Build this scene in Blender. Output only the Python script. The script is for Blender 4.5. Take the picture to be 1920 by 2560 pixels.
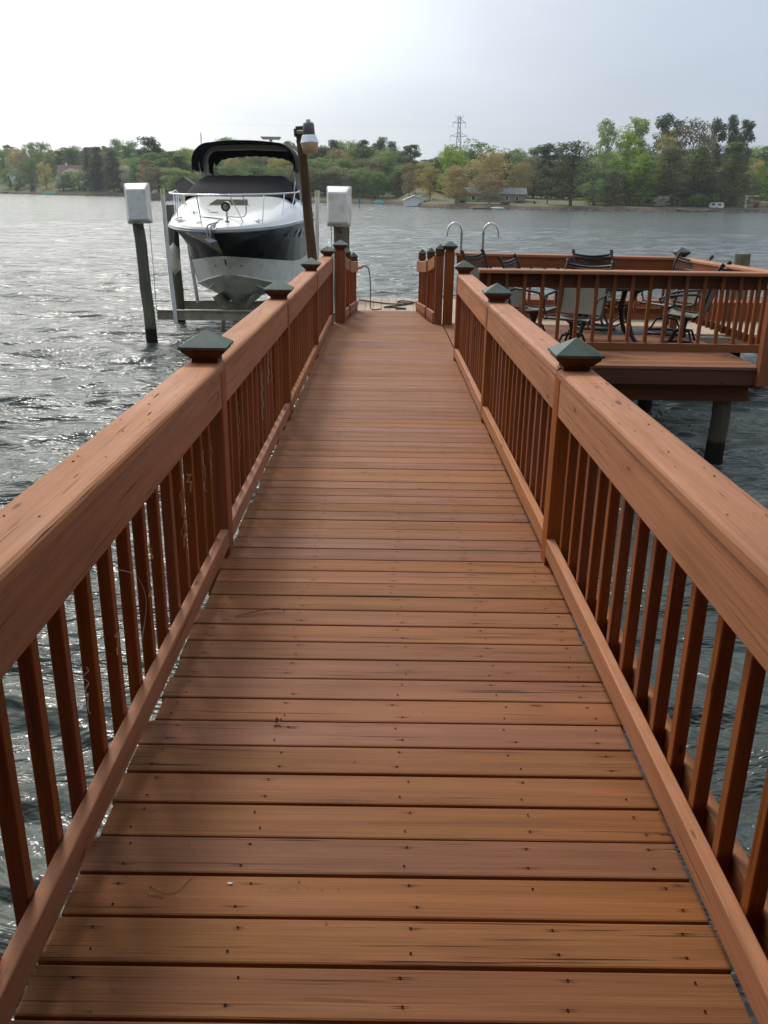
import bpy, math, random
import numpy as np
from mathutils import Vector, Matrix, noise
R = math.radians
random.seed(11)
rnd = random.uniform
scene = bpy.context.scene
col = scene.collection
for o in list(bpy.data.objects): bpy.data.objects.remove(o)

# ---------------------------------------------------------------- camera, sky, sun, exposure
cam_d = bpy.data.cameras.new('camera'); cam = bpy.data.objects.new('camera', cam_d); col.objects.link(cam)
cam_d.sensor_fit = 'VERTICAL'; cam_d.sensor_height = 24.0; cam_d.lens = 24.0*2200/2560
cam_d.clip_start = 0.05; cam_d.clip_end = 8000
cam.matrix_world = (Matrix.Translation((0, 0, 1.63)) @ Matrix.Rotation(R(-.19), 4, 'Z')
                    @ Matrix.Rotation(R(90-19.94), 4, 'X') @ Matrix.Rotation(R(.9), 4, 'Z'))
scene.camera = cam
SUN_AZ, SUN_EL = -20.0, 46.0            # azimuth measured from +y, negative to the left
world = bpy.data.worlds.new('World'); scene.world = world; world.use_nodes = True
wn = world.node_tree; wn.nodes.clear(); WL = wn.links.new
def wnode(t, **k):
    n = wn.nodes.new(t)
    for a, b in k.items(): setattr(n, a, b)
    return n
w_out = wnode('ShaderNodeOutputWorld')
bg1 = wnode('ShaderNodeBackground'); bg2 = wnode('ShaderNodeBackground'); addb = wnode('ShaderNodeAddShader')
sky = wnode('ShaderNodeTexSky', sky_type='NISHITA', sun_disc=False)
sky.sun_elevation = R(SUN_EL); sky.sun_rotation = R(SUN_AZ)
WL(sky.outputs[0], bg1.inputs[0]); bg1.inputs[1].default_value = 0.012
tc = wnode('ShaderNodeTexCoord')
dot = wnode('ShaderNodeVectorMath', operation='DOT_PRODUCT')
gl = Vector((math.sin(R(-38))*math.cos(R(28)), math.cos(R(-38))*math.cos(R(28)), math.sin(R(28))))
dot.inputs[1].default_value = gl
WL(tc.outputs['Generated'], dot.inputs[0])
mx = wnode('ShaderNodeMath', operation='MAXIMUM'); mx.inputs[1].default_value = 0; WL(dot.outputs['Value'], mx.inputs[0])
pw = wnode('ShaderNodeMath', operation='POWER'); pw.inputs[1].default_value = 6.0; WL(mx.outputs[0], pw.inputs[0])
wm = wnode('ShaderNodeMapping'); wm.inputs['Scale'].default_value = (1, 1, 3.5); WL(tc.outputs['Generated'], wm.inputs[0])
wz = wnode('ShaderNodeTexNoise'); wz.inputs['Scale'].default_value = 1.6; wz.inputs['Detail'].default_value = 4; WL(wm.outputs[0], wz.inputs[0])
wr = wnode('ShaderNodeMapRange'); wr.inputs[1].default_value = .3; wr.inputs[2].default_value = .7; wr.inputs[3].default_value = .88; wr.inputs[4].default_value = 1.12
WL(wz.outputs[0], wr.inputs[0])
gm = wnode('ShaderNodeMath', operation='MULTIPLY'); WL(pw.outputs[0], gm.inputs[0]); WL(wr.outputs[0], gm.inputs[1])
mixc = wnode('ShaderNodeMix', data_type='RGBA', clamp_factor=False)
mixc.inputs[6].default_value = (.415, .48, .575, 1); mixc.inputs[7].default_value = (2.3, 2.24, 2.1, 1)
WL(gm.outputs[0], mixc.inputs[0])
sepw = wnode('ShaderNodeSeparateXYZ'); WL(tc.outputs['Generated'], sepw.inputs[0])
el = wnode('ShaderNodeMapRange'); el.inputs[1].default_value = .05; el.inputs[2].default_value = 1; el.inputs[3].default_value = 1; el.inputs[4].default_value = 1.45   # overcast: brighter towards the zenith
WL(sepw.outputs[2], el.inputs[0])
cl = wnode('ShaderNodeMapRange'); cl.inputs[1].default_value = .3; cl.inputs[2].default_value = .7; cl.inputs[3].default_value = .90; cl.inputs[4].default_value = 1.10
WL(wz.outputs[0], cl.inputs[0]); elm = wnode('ShaderNodeMath', operation='MULTIPLY'); WL(el.outputs[0], elm.inputs[0]); WL(cl.outputs[0], elm.inputs[1])
sc_ = wnode('ShaderNodeVectorMath', operation='SCALE'); WL(mixc.outputs[2], sc_.inputs[0]); WL(elm.outputs[0], sc_.inputs['Scale'])
WL(sc_.outputs[0], bg2.inputs[0]); bg2.inputs[1].default_value = 1.0
WL(bg1.outputs[0], addb.inputs[0]); WL(bg2.outputs[0], addb.inputs[1]); WL(addb.outputs[0], w_out.inputs[0])
sun_d = bpy.data.lights.new('sun', 'SUN'); sun = bpy.data.objects.new('sun', sun_d); col.objects.link(sun)
sun_d.energy = 2.0; sun_d.angle = R(12); sun_d.color = (1, .95, .87)
sv = Vector((math.sin(R(SUN_AZ))*math.cos(R(SUN_EL)), math.cos(R(SUN_AZ))*math.cos(R(SUN_EL)), math.sin(R(SUN_EL))))
sun.rotation_euler = sv.to_track_quat('Z', 'Y').to_euler()
vs = scene.view_settings; vs.view_transform = 'Standard'; vs.look = 'None'; vs.exposure = 0; vs.gamma = 1; vs.use_curve_mapping = False

# ---------------------------------------------------------------- materials
MATS = {}
def newmat(name):
    m = bpy.data.materials.new(name); m.use_nodes = True
    nt = m.node_tree; b = nt.nodes['Principled BSDF']
    MATS[name] = m
    return m, nt, b
def mth(nt, op, a, b=None, clamp=False):
    n = nt.nodes.new('ShaderNodeMath'); n.operation = op; n.use_clamp = clamp
    for i, v in enumerate((a, b)):
        if v is None: continue
        if isinstance(v, (int, float)): n.inputs[i].default_value = v
        else: nt.links.new(v, n.inputs[i])
    return n.outputs[0]
def mapr(nt, v, a, b, c, d):
    n = nt.nodes.new('ShaderNodeMapRange'); nt.links.new(v, n.inputs[0])
    for i, x in enumerate((a, b, c, d)): n.inputs[i+1].default_value = x
    return n.outputs[0]
def mixrgb(nt, f, a, b, mode='MIX'):
    n = nt.nodes.new('ShaderNodeMix'); n.data_type = 'RGBA'; n.blend_type = mode
    for i, v in ((0, f), (6, a), (7, b)):
        if isinstance(v, (int, float)): n.inputs[i].default_value = v
        elif isinstance(v, tuple): n.inputs[i].default_value = (*v[:3], 1)
        else: nt.links.new(v, n.inputs[i])
    return n.outputs[2]
def noise_n(nt, vec, scale, detail=3, rough=.5, dist=0):
    n = nt.nodes.new('ShaderNodeTexNoise'); n.inputs['Scale'].default_value = scale
    n.inputs['Detail'].default_value = detail; n.inputs['Roughness'].default_value = rough; n.inputs['Distortion'].default_value = dist
    nt.links.new(vec, n.inputs['Vector']); return n.outputs[0]
def mapping(nt, vec, sc, off=None):
    n = nt.nodes.new('ShaderNodeMapping'); n.inputs['Scale'].default_value = sc; nt.links.new(vec, n.inputs['Vector'])
    if off is not None: nt.links.new(off, n.inputs['Location'])
    return n.outputs[0]
def bump(nt, h, strength, dist, b, prev=None):
    n = nt.nodes.new('ShaderNodeBump'); n.inputs['Strength'].default_value = strength; n.inputs['Distance'].default_value = dist
    nt.links.new(h, n.inputs['Height'])
    if prev is not None: nt.links.new(prev, n.inputs['Normal'])
    nt.links.new(n.outputs[0], b.inputs['Normal']); return n.outputs[0]
def objvec(nt, rand=True):
    tcn = nt.nodes.new('ShaderNodeTexCoord'); oi = nt.nodes.new('ShaderNodeObjectInfo')
    if not rand: return tcn.outputs['Object'], oi.outputs['Random']
    cmb = nt.nodes.new('ShaderNodeCombineXYZ')
    for i, k in enumerate((37.0, 91.0, 53.0)):
        nt.links.new(mth(nt, 'MULTIPLY', oi.outputs['Random'], k), cmb.inputs[i])
    va = nt.nodes.new('ShaderNodeVectorMath'); va.operation = 'ADD'
    nt.links.new(tcn.outputs['Object'], va.inputs[0]); nt.links.new(cmb.outputs[0], va.inputs[1])
    return va.outputs[0], oi.outputs['Random']
def wood(name, base, patch, dark, ax, rough=.55, crack=.5, vary=.18, grain=1.0, spec=.15):
    m, nt, b = newmat(name)
    vec, rn = objvec(nt)
    def sc(along, across):
        s = [across]*3; s[ax] = along; return tuple(s)
    g1 = noise_n(nt, mapping(nt, vec, sc(.9, 26)), 1, 5, .6, .35)
    g2 = noise_n(nt, mapping(nt, vec, sc(3, 150)), 1, 3, .6, .2)
    p = noise_n(nt, mapping(nt, vec, sc(1.1, 5)), 1, 3, .55, .3)
    p2 = noise_n(nt, mapping(nt, vec, sc(2.2, 7)), 1, 2, .5, 0)
    ck = noise_n(nt, mapping(nt, vec, sc(1.6, 95)), 1, 2, .5, .15)
    ckm = noise_n(nt, mapping(nt, vec, sc(1.3, 9)), 1, 1, .5, 0)
    c = mixrgb(nt, mapr(nt, p, .38, .64, 0, 1), base, patch)
    c = mixrgb(nt, mapr(nt, p2, .55, .8, 0, .45), c, dark)
    c = mixrgb(nt, mapr(nt, g1, .42, .72, 0, .55*grain), c, dark)
    c = mixrgb(nt, mapr(nt, g2, .45, .75, 0, .38*grain), c, dark)
    hot = tuple(min(1, v*1.28) for v in base)
    c = mixrgb(nt, mapr(nt, g1, .18, .42, .35, 0), c, hot)
    vo = nt.nodes.new('ShaderNodeTexVoronoi'); vo.inputs['Scale'].default_value = 1; nt.links.new(mapping(nt, vec, sc(2.3, 8)), vo.inputs['Vector'])
    kd = mth(nt, 'ADD', vo.outputs['Distance'], mth(nt, 'MULTIPLY', g1, .05))
    ring = mth(nt, 'MULTIPLY', mapr(nt, kd, .10, .26, .42, 0), mth(nt, 'ADD', mth(nt, 'MULTIPLY', mth(nt, 'SINE', mth(nt, 'MULTIPLY', kd, 150)), .5), .5))
    c = mixrgb(nt, ring, c, dark)
    kt = .085 if name.startswith('rail') else .055
    c = mixrgb(nt, mapr(nt, kd, kt, kt+.03, .85, 0), c, tuple(v*.45 for v in dark))
    ckf = mth(nt, 'MULTIPLY', mapr(nt, ck, .64, .70, 0, 1), mapr(nt, ckm, .46, .62, 0, 1))
    c = mixrgb(nt, mth(nt, 'MULTIPLY', ckf, crack), c, (.035, .013, .008))
    vr = mth(nt, 'FRACT', mth(nt, 'MULTIPLY', rn, 17.3))
    hs = nt.nodes.new('ShaderNodeHueSaturation'); nt.links.new(c, hs.inputs['Color'])
    nt.links.new(mapr(nt, rn, 0, 1, 1-vary*.75, 1+vary*.75), hs.inputs['Value'])
    nt.links.new(mapr(nt, vr, 0, 1, .4975, .5045), hs.inputs['Hue'])
    nt.links.new(mapr(nt, vr, 0, 1, .92, 1.06), hs.inputs['Saturation'])
    nt.links.new(hs.outputs[0], b.inputs['Base Color'])
    nt.links.new(mapr(nt, p, .3, .7, rough-.08, rough+.12), b.inputs['Roughness'])
    b.inputs['Specular IOR Level'].default_value = spec
    h = mth(nt, 'SUBTRACT', mth(nt, 'ADD', mth(nt, 'MULTIPLY', g1, .6), mth(nt, 'MULTIPLY', g2, .5)), mth(nt, 'MULTIPLY', ckf, .8))
    bump(nt, h, .6, .004, b)
    if name.startswith('pile'):          # dark wet foot of the pilings
        ge = nt.nodes.new('ShaderNodeNewGeometry'); sp_ = nt.nodes.new('ShaderNodeSeparateXYZ'); nt.links.new(ge.outputs['Position'], sp_.inputs[0])
        zz = mth(nt, 'ADD', sp_.outputs[2], mth(nt, 'MULTIPLY', g1, .12))
        nt.links.new(mixrgb(nt, mapr(nt, zz, -1.03, -.97, 1, 0), hs.outputs[0], (.018, .017, .012)), b.inputs['Base Color'])
    return m
DB, DP, DD = (.290, .110, .045), (.265, .116, .048), (.140, .045, .018)
RB, RP, RD = (.44, .190, .097), (.42, .190, .098), (.25, .090, .042)
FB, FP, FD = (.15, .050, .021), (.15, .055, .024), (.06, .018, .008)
BB, BP, BD = (.29, .090, .032), (.30, .10, .036), (.12, .033, .012)
for ax, s in enumerate('xyz'):
    wood('deck_'+s, DB, DP, DD, ax, .60, .9, .16, 1.0)
    wood('rail_'+s, RB, RP, RD, ax, .6, .7, .10, 1.0)
    wood('post_'+s, BB, BP, BD, ax, .55, .5, .15, .8)
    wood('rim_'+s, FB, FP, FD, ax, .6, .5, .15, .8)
    wood('composite_'+s, (.44, .32, .215), (.40, .30, .215), (.26, .18, .12), ax, .6, .1, .08, .5)
wood('pile_wood', (.20, .165, .12), (.13, .17, .10), (.06, .05, .04), 2, .8, .8, .1, 1.0, .2)
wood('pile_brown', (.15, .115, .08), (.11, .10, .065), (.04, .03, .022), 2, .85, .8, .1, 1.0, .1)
wood('pole_wood', (.17, .095, .045), (.10, .055, .032), (.035, .02, .014), 2, .75, .8, .1, 1.0, .2)
wood('bunk_wood', (.30, .27, .17), (.22, .2, .14), (.1, .08, .05), 1, .8, .4, .1, .8, .2)
def plain(name, c, rough=.5, metal=0, spec=.5, var=.0, nscale=4, dirt=None, coat=0, bmp=0, trans=0, dirt_amt=.5):
    m, nt, b = newmat(name)
    b.inputs['Roughness'].default_value = rough; b.inputs['Metallic'].default_value = metal
    b.inputs['Specular IOR Level'].default_value = spec; b.inputs['Coat Weight'].default_value = coat
    b.inputs['Base Color'].default_value = (*c, 1)
    if trans: b.inputs['Transmission Weight'].default_value = trans
    if var or dirt or bmp:
        vec, rn = objvec(nt)
        n1 = noise_n(nt, vec, nscale, 5, .6, .3)
        lo = tuple(v*(1-var) for v in c); hi = tuple(min(1, v*(1+var)) for v in c)
        cc = mixrgb(nt, mapr(nt, n1, .3, .7, 0, 1), lo, hi)
        if dirt:
            n2 = noise_n(nt, vec, nscale*.7, 6, .65, 0)
            cc = mixrgb(nt, mapr(nt, n2, .48, .72, 0, dirt_amt), cc, dirt)
        nt.links.new(cc, b.inputs['Base Color'])
        if bmp: bump(nt, noise_n(nt, vec, nscale*8, 3), bmp, .01, b)
    return m
plain('cap_green', (.045, .080, .060), .55, 0, .3, .22, 9, (.12, .15, .12))
plain('screw', (.02, .008, .005), .9, 0, .05)
plain('gelcoat', (.80, .80, .76), .18, 0, .5, .04, 2, (.62, .60, .52), .3, dirt_amt=.3)
plain('gel_grey', (.42, .42, .41), .3)
plain('hull_white', (.86, .85, .78), .3, 0, .5, .08, 3, (.38, .36, .28), .1)
plain('hull_bottom', (.62, .61, .52), .42, 0, .4, .15, 3, (.20, .20, .15), dirt_amt=.6)
plain('hull_black', (.005, .005, .008), .20, 0, .12)
plain('canvas', (.014, .013, .016), .85, 0, .2, .25, 6, None, 0, .3)
plain('rubber', (.02, .02, .02), .6)
plain('steel', (.72, .72, .74), .16, 1)
plain('dull_metal', (.30, .31, .33), .4, .8)
plain('galv', (.42, .37, .30), .5, .55, .5, .2, 5, (.17, .13, .09))
plain('pvc', (.80, .78, .73), .45, 0, .5, .06, 6, (.4, .36, .27), dirt_amt=.4)
plain('pvc_cap', (.62, .55, .33), .5)
plain('box_white', (.84, .83, .78), .45, 0, .4, .05, 5, (.38, .33, .25), 0, .05, dirt_amt=.6)
plain('fender_white', (.82, .78, .66), .4, 0, .5, .05, 7, (.4, .35, .25))
plain('rope_grey', (.35, .35, .35), .8); plain('rope_dark', (.035, .03, .028), .75)
plain('orange_plug', (.65, .2, .08), .6)
plain('lamp_house', (.17, .155, .165), .5, .3, .5, .15, 12, (.28, .26, .25))
plain('lamp_alu', (.78, .79, .80), .3, .85)
plain('lamp_glass', (.66, .56, .36), .35, 0, .5, .06, 10, (.5, .4, .25))
plain('iron', (.022, .022, .026), .42, .3, .5)
plain('sling', (.235, .215, .165), .8, 0, .2, .08, 30, None, 0, .3)
plain('glass_dark', (.03, .035, .03), .05, 0, .6)
plain('table_glass', (.12, .16, .15), .05, 0, .6)
plain('tan_hatch', (.12, .115, .085), .1, 0, .6)
plain('letter', (.30, .29, .31), .4)
plain('mat_grey', (.10, .11, .125), .9, 0, .2, .15, 6)
plain('dead_leaf', (.22, .09, .04), .8); plain('catkin', (.45, .30, .11), .9); plain('web', (.5, .47, .42), .8)
plain('white_spot', (.7, .68, .64), .8)
plain('bark', (.10, .075, .055), .9, 0, .2, .3, 3)
plain('bark_pale', (.32, .28, .22), .9, 0, .2, .2, 3)
plain('siding_white', (.84, .84, .82), .6); plain('siding_tan', (.36, .29, .23), .8); plain('siding_brown', (.10, .07, .065), .8)
plain('roof_grey', (.15, .165, .16), .85, 0, .3, .15, 1); plain('roof_red', (.22, .12, .10), .85, 0, .3, .15, 1)
plain('roof_dark', (.09, .085, .085), .85, 0, .3, .15, 1)
plain('window_dark', (.03, .035, .04), .1); plain('teal', (.05, .33, .29), .6); plain('stone', (.24, .20, .17), .9, 0, .2, .3, 1)
plain('tower_steel', (.40, .42, .45), .6, .3)
def leafmat(name, c, c2=None):
    m, nt, b = newmat(name)
    vec, rn = objvec(nt)
    c2 = c2 or tuple(v*1.5 for v in c)
    n1 = noise_n(nt, vec, .35, 2, .5)
    ge = nt.nodes.new('ShaderNodeNewGeometry')
    f = mth(nt, 'ADD', mth(nt, 'MULTIPLY', ge.outputs['Random Per Island'], .5), mapr(nt, n1, .3, .7, 0, .5))
    cc = mixrgb(nt, f, tuple(v*.72 for v in c), c2)
    hs = nt.nodes.new('ShaderNodeHueSaturation'); nt.links.new(cc, hs.inputs['Color'])
    nt.links.new(mapr(nt, rn, 0, 1, .8, 1.15), hs.inputs['Value']); nt.links.new(mapr(nt, mth(nt, 'FRACT', mth(nt, 'MULTIPLY', rn, 13.7)), 0, 1, .495, .512), hs.inputs['Hue'])
    nt.links.new(hs.outputs[0], b.inputs['Base Color'])
    b.inputs['Roughness'].default_value = .65; b.inputs['Specular IOR Level'].default_value = .2
    tr = nt.nodes.new('ShaderNodeBsdfTranslucent'); nt.links.new(hs.outputs[0], tr.inputs[0])
    ms = nt.nodes.new('ShaderNodeMixShader'); ms.inputs[0].default_value = .45
    nt.links.new(b.outputs[0], ms.inputs[1]); nt.links.new(tr.outputs[0], ms.inputs[2])
    nt.links.new(ms.outputs[0], nt.nodes['Material Output'].inputs[0])
LC = dict(green=(.17, .25, .075), bright=(.26, .38, .05), lime=(.27, .33, .09), pale=(.33, .40, .15), dark=(.12, .14, .075),
          olive=(.16, .18, .06), brown=(.21, .19, .10), tan=(.36, .28, .12), gold=(.38, .32, .10), white=(.50, .50, .38),
          pink=(.22, .13, .09), red=(.3, .04, .05), magenta=(.42, .04, .25))
for k, v in LC.items(): leafmat('leaf_'+k, v)

# ---------------------------------------------------------------- mesh helpers
class MB:
    def __init__(s): s.v = []; s.f = []; s.mi = []; s.sm = []
    def add(s, vs, fs, mi=0, sm=False):
        b = len(s.v); s.v += [tuple(v) for v in vs]
        for f in fs: s.f.append([b+i for i in f]); s.mi.append(mi); s.sm.append(sm)
    def box(s, x0, x1, y0, y1, z0, z1, mi=0, M=None):
        vs = [Vector((x, y, z)) for x in (x0, x1) for y in (y0, y1) for z in (z0, z1)]
        if M is not None: vs = [M @ v for v in vs]
        s.add(vs, [(0, 1, 3, 2), (4, 6, 7, 5), (0, 4, 5, 1), (2, 3, 7, 6), (0, 2, 6, 4), (1, 5, 7, 3)], mi)
    def tube(s, pts, r, n=8, mi=0, caps=True, r1=None):
        pts = [Vector(p) for p in pts]; N = len(pts); rings = []
        up = Vector((0, 0, 1)); prev = None
        for i, p in enumerate(pts):
            t = (pts[min(i+1, N-1)]-pts[max(i-1, 0)])
            if t.length < 1e-9: t = Vector((0, 0, 1))
            t.normalize()
            if prev is None:
                a = t.cross(up) if abs(t.z) < .95 else t.cross(Vector((1, 0, 0)))
            else: a = prev - t*prev.dot(t)
            a.normalize(); prev = a; bb = t.cross(a)
            rr = r if r1 is None else r+(r1-r)*i/max(1, N-1)
            if isinstance(r, (list, tuple)): rr = r[i]
            rings.append([p+(a*math.cos(2*math.pi*k/n)+bb*math.sin(2*math.pi*k/n))*rr for k in range(n)])
        vs = [q for ring in rings for q in ring]
        fs = [(i*n+k, i*n+(k+1) % n, (i+1)*n+(k+1) % n, (i+1)*n+k) for i in range(N-1) for k in range(n)]
        s.add(vs, fs, mi, True)
        if caps: s.add(rings[0], [tuple(range(n))[::-1]], mi); s.add(rings[-1], [tuple(range(n))], mi)
    def lathe(s, prof, n=24, mi=0, M=None, sm=True, sides=None):
        vs = []
        for r, z in prof:
            for k in range(n):
                a = 2*math.pi*k/n; v = Vector((r*math.cos(a), r*math.sin(a), z)); vs.append(M @ v if M is not None else v)
        fs = [(i*n+k, i*n+(k+1) % n, (i+1)*n+(k+1) % n, (i+1)*n+k) for i in range(len(prof)-1) for k in range(n)]
        s.add(vs, fs, mi, sm)
        s.add(vs[:n], [tuple(range(n))[::-1]], mi); s.add(vs[-n:], [tuple(range(n))], mi)
    def sweep(s, pts, prof, mi=0, sm=False):
        """prof: (side, up) points; swept along pts with vertical up"""
        pts = [Vector(p) for p in pts]; N = len(pts); n = len(prof); vs = []
        for i, p in enumerate(pts):
            t = pts[min(i+1, N-1)]-pts[max(i-1, 0)]; t.z = 0; t.normalize()
            sd = Vector((t.y, -t.x, 0))
            vs += [p+sd*a+Vector((0, 0, b)) for a, b in prof]
        fs = [(i*n+k, i*n+(k+1) % n, (i+1)*n+(k+1) % n, (i+1)*n+k) for i in range(N-1) for k in range(n)]
        s.add(vs, fs, mi, sm); s.add(vs[:n], [tuple(range(n))[::-1]], mi); s.add(vs[-n:], [tuple(range(n))], mi)
    def frustum(s, c, w0, d0, w1, d1, z0, z1, mi=0, M=None):
        vs = [Vector((c[0]+sx*w/2, c[1]+sy*d/2, z)) for w, d, z in ((w0, d0, z0), (w1, d1, z1)) for sx, sy in ((-1, -1), (1, -1), (1, 1), (-1, 1))]
        if M is not None: vs = [M @ v for v in vs]
        s.add(vs, [(3, 2, 1, 0), (4, 5, 6, 7)]+[(k, (k+1) % 4, 4+(k+1) % 4, 4+k) for k in range(4)], mi)
    def mesh(s, name):
        me = bpy.data.meshes.new(name); me.from_pydata(s.v, [], s.f)
        me.polygons.foreach_set('material_index', s.mi); me.polygons.foreach_set('use_smooth', s.sm)
        me.update(); return me
    def build(s, name, mats, parent=None, loc=None, **tags):
        me = s.mesh(name)
        for m in (mats if isinstance(mats, (list, tuple)) else [mats]): me.materials.append(MATS[m])
        return place(name, me, parent, loc, **tags)
def place(name, me, parent=None, loc=None, rot=None, **tags):
    o = bpy.data.objects.new(name, me); col.objects.link(o)
    if parent is not None: o.parent = parent
    if loc is not None: o.location = loc
    if rot is not None: o.rotation_euler = rot
    for k, v in tags.items(): o[k] = v
    return o
def thing(name, label, cat, loc=(0, 0, 0), rot=None, group=None):
    o = bpy.data.objects.new(name, None); col.objects.link(o); o.location = loc; o.empty_display_size = .2
    if rot is not None: o.rotation_euler = rot
    o['label'] = label; o['category'] = cat
    if group: o['group'] = group
    return o
def dup(root, loc, rot, label=None):
    def cp(o, par):
        c = o.copy(); col.objects.link(c); c.parent = par
        for ch in [k for k in col.objects if k.parent == o]: cp(ch, c)
        return c
    r = cp(root, None); r.location = loc; r.rotation_euler = rot
    if label: r['label'] = label
    return r
def rprof(w, h, c=.008, both=True, n=3, x0=None):
    """closed profile: width w (side), height h, rounded corners"""
    pts = []
    for cx, cz, a0 in ((w/2-c, h/2-c, 0), (-w/2+c, h/2-c, 90), (-w/2+c, -h/2+c, 180), (w/2-c, -h/2+c, 270)):
        for i in range(n+1):
            a = R(a0+90*i/n); pts.append((cx+c*math.cos(a), cz+c*math.sin(a)))
    return pts
SL = .0134
def rz(y): return -SL*y
WATER = -1.31
# ---------------------------------------------------------------- water
def build_water():
    dirs = []; rs = np.random.RandomState(5)
    lam = 0.26*np.exp(rs.rand(110)*math.log(3.0/.26)); lam.sort()
    ang = R(-102)+rs.randn(110)*R(26)
    ph = rs.rand(110)*6.283
    amp = .0033*lam**.80*(.5+rs.rand(110))*np.where(lam > 2.4, .55, 1)
    rad = [0.0, .6, 1.0]
    r = 1.0
    while r < 90: r *= 1.0058; rad.append(r)
    while r < 520: r *= 1.02; rad.append(r)
    rad += [800, 1500, 4000]
    rad = np.array(rad)
    a1 = np.linspace(-44, 44, 340); a2 = np.linspace(50, 310, 40)
    th = np.radians(np.concatenate([a1, a2]))
    NR, NT = len(rad), len(th)
    RR, TT = np.meshgrid(rad, th, indexing='ij')
    X = RR*np.sin(TT); Y = RR*np.cos(TT); Z = np.zeros_like(X); DX = np.zeros_like(X); DY = np.zeros_like(X)
    sp = np.maximum(RR*.0058, RR*np.radians(88/340))
    sp[:, 340:] = 50
    patch = 1+.35*np.sin(X*.11+Y*.07+1)*np.sin(Y*.05-X*.06)
    for l, a, p, A in zip(lam, ang, ph, amp):
        k = 2*math.pi/l; cx, cy = math.cos(a), math.sin(a)
        w = np.clip((l/sp-2.2)/2.2, 0, 1)*patch
        q = k*(X*cx+Y*cy)+p+.5*np.sin(.23*(X*cy-Y*cx)+p)
        Z += w*A*np.cos(q); DX -= w*A*.8*cx*np.sin(q); DY -= w*A*.8*cy*np.sin(q)
    X = X+DX; Y = Y+DY; Z += WATER
    vs = np.stack([X, Y, Z], -1).reshape(-1, 3)
    idx = np.arange(NR*NT).reshape(NR, NT)
    j2 = np.roll(idx, -1, axis=1)
    f = np.stack([idx[:-1], idx[1:], j2[1:], j2[:-1]], -1).reshape(-1, 4)
    me = bpy.data.meshes.new('water')
    me.vertices.add(len(vs)); me.vertices.foreach_set('co', vs.ravel())
    me.loops.add(len(f)*4); me.loops.foreach_set('vertex_index', f.ravel().astype(np.int32))
    me.polygons.add(len(f)); me.polygons.foreach_set('loop_start', np.arange(0, len(f)*4, 4, dtype=np.int32))
    me.polygons.foreach_set('use_smooth', np.ones(len(f), bool)); me.update(calc_edges=True); me.validate()
    m, nt, b = newmat('water')
    tcn = nt.nodes.new('ShaderNodeTexCoord'); v = tcn.outputs['Object']
    n1 = noise_n(nt, mapping(nt, v, (.8, 1.5, 1)), 1.5, 5, .6, .5)
    n2 = noise_n(nt, mapping(nt, v, (1, 1.7, 1)), 5.5, 4, .6, .5)
    n3 = noise_n(nt, mapping(nt, v, (.35, .9, 1)), .35, 4, .6, .4)
    cd = nt.nodes.new('ShaderNodeCameraData')
    b.inputs['Base Color'].default_value = (.078, .092, .080, 1); b.inputs['Roughness'].default_value = .16
    b.inputs['IOR'].default_value = 1.333; b.inputs['Specular IOR Level'].default_value = .5
    n4 = noise_n(nt, mapping(nt, v, (.30, .75, 1)), 1.5, 5, .65, .6)
    p = bump(nt, n3, .6, 2.6, b); p = bump(nt, n4, .6, .55, b, p); p = bump(nt, n1, .42, .15, b, p); p = bump(nt, n2, .22, .03, b, p)
    me.materials.append(m)
    place('water', me, None, None, kind='structure', label='choppy grey green lake water under an overcast sky')
build_water()

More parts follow.
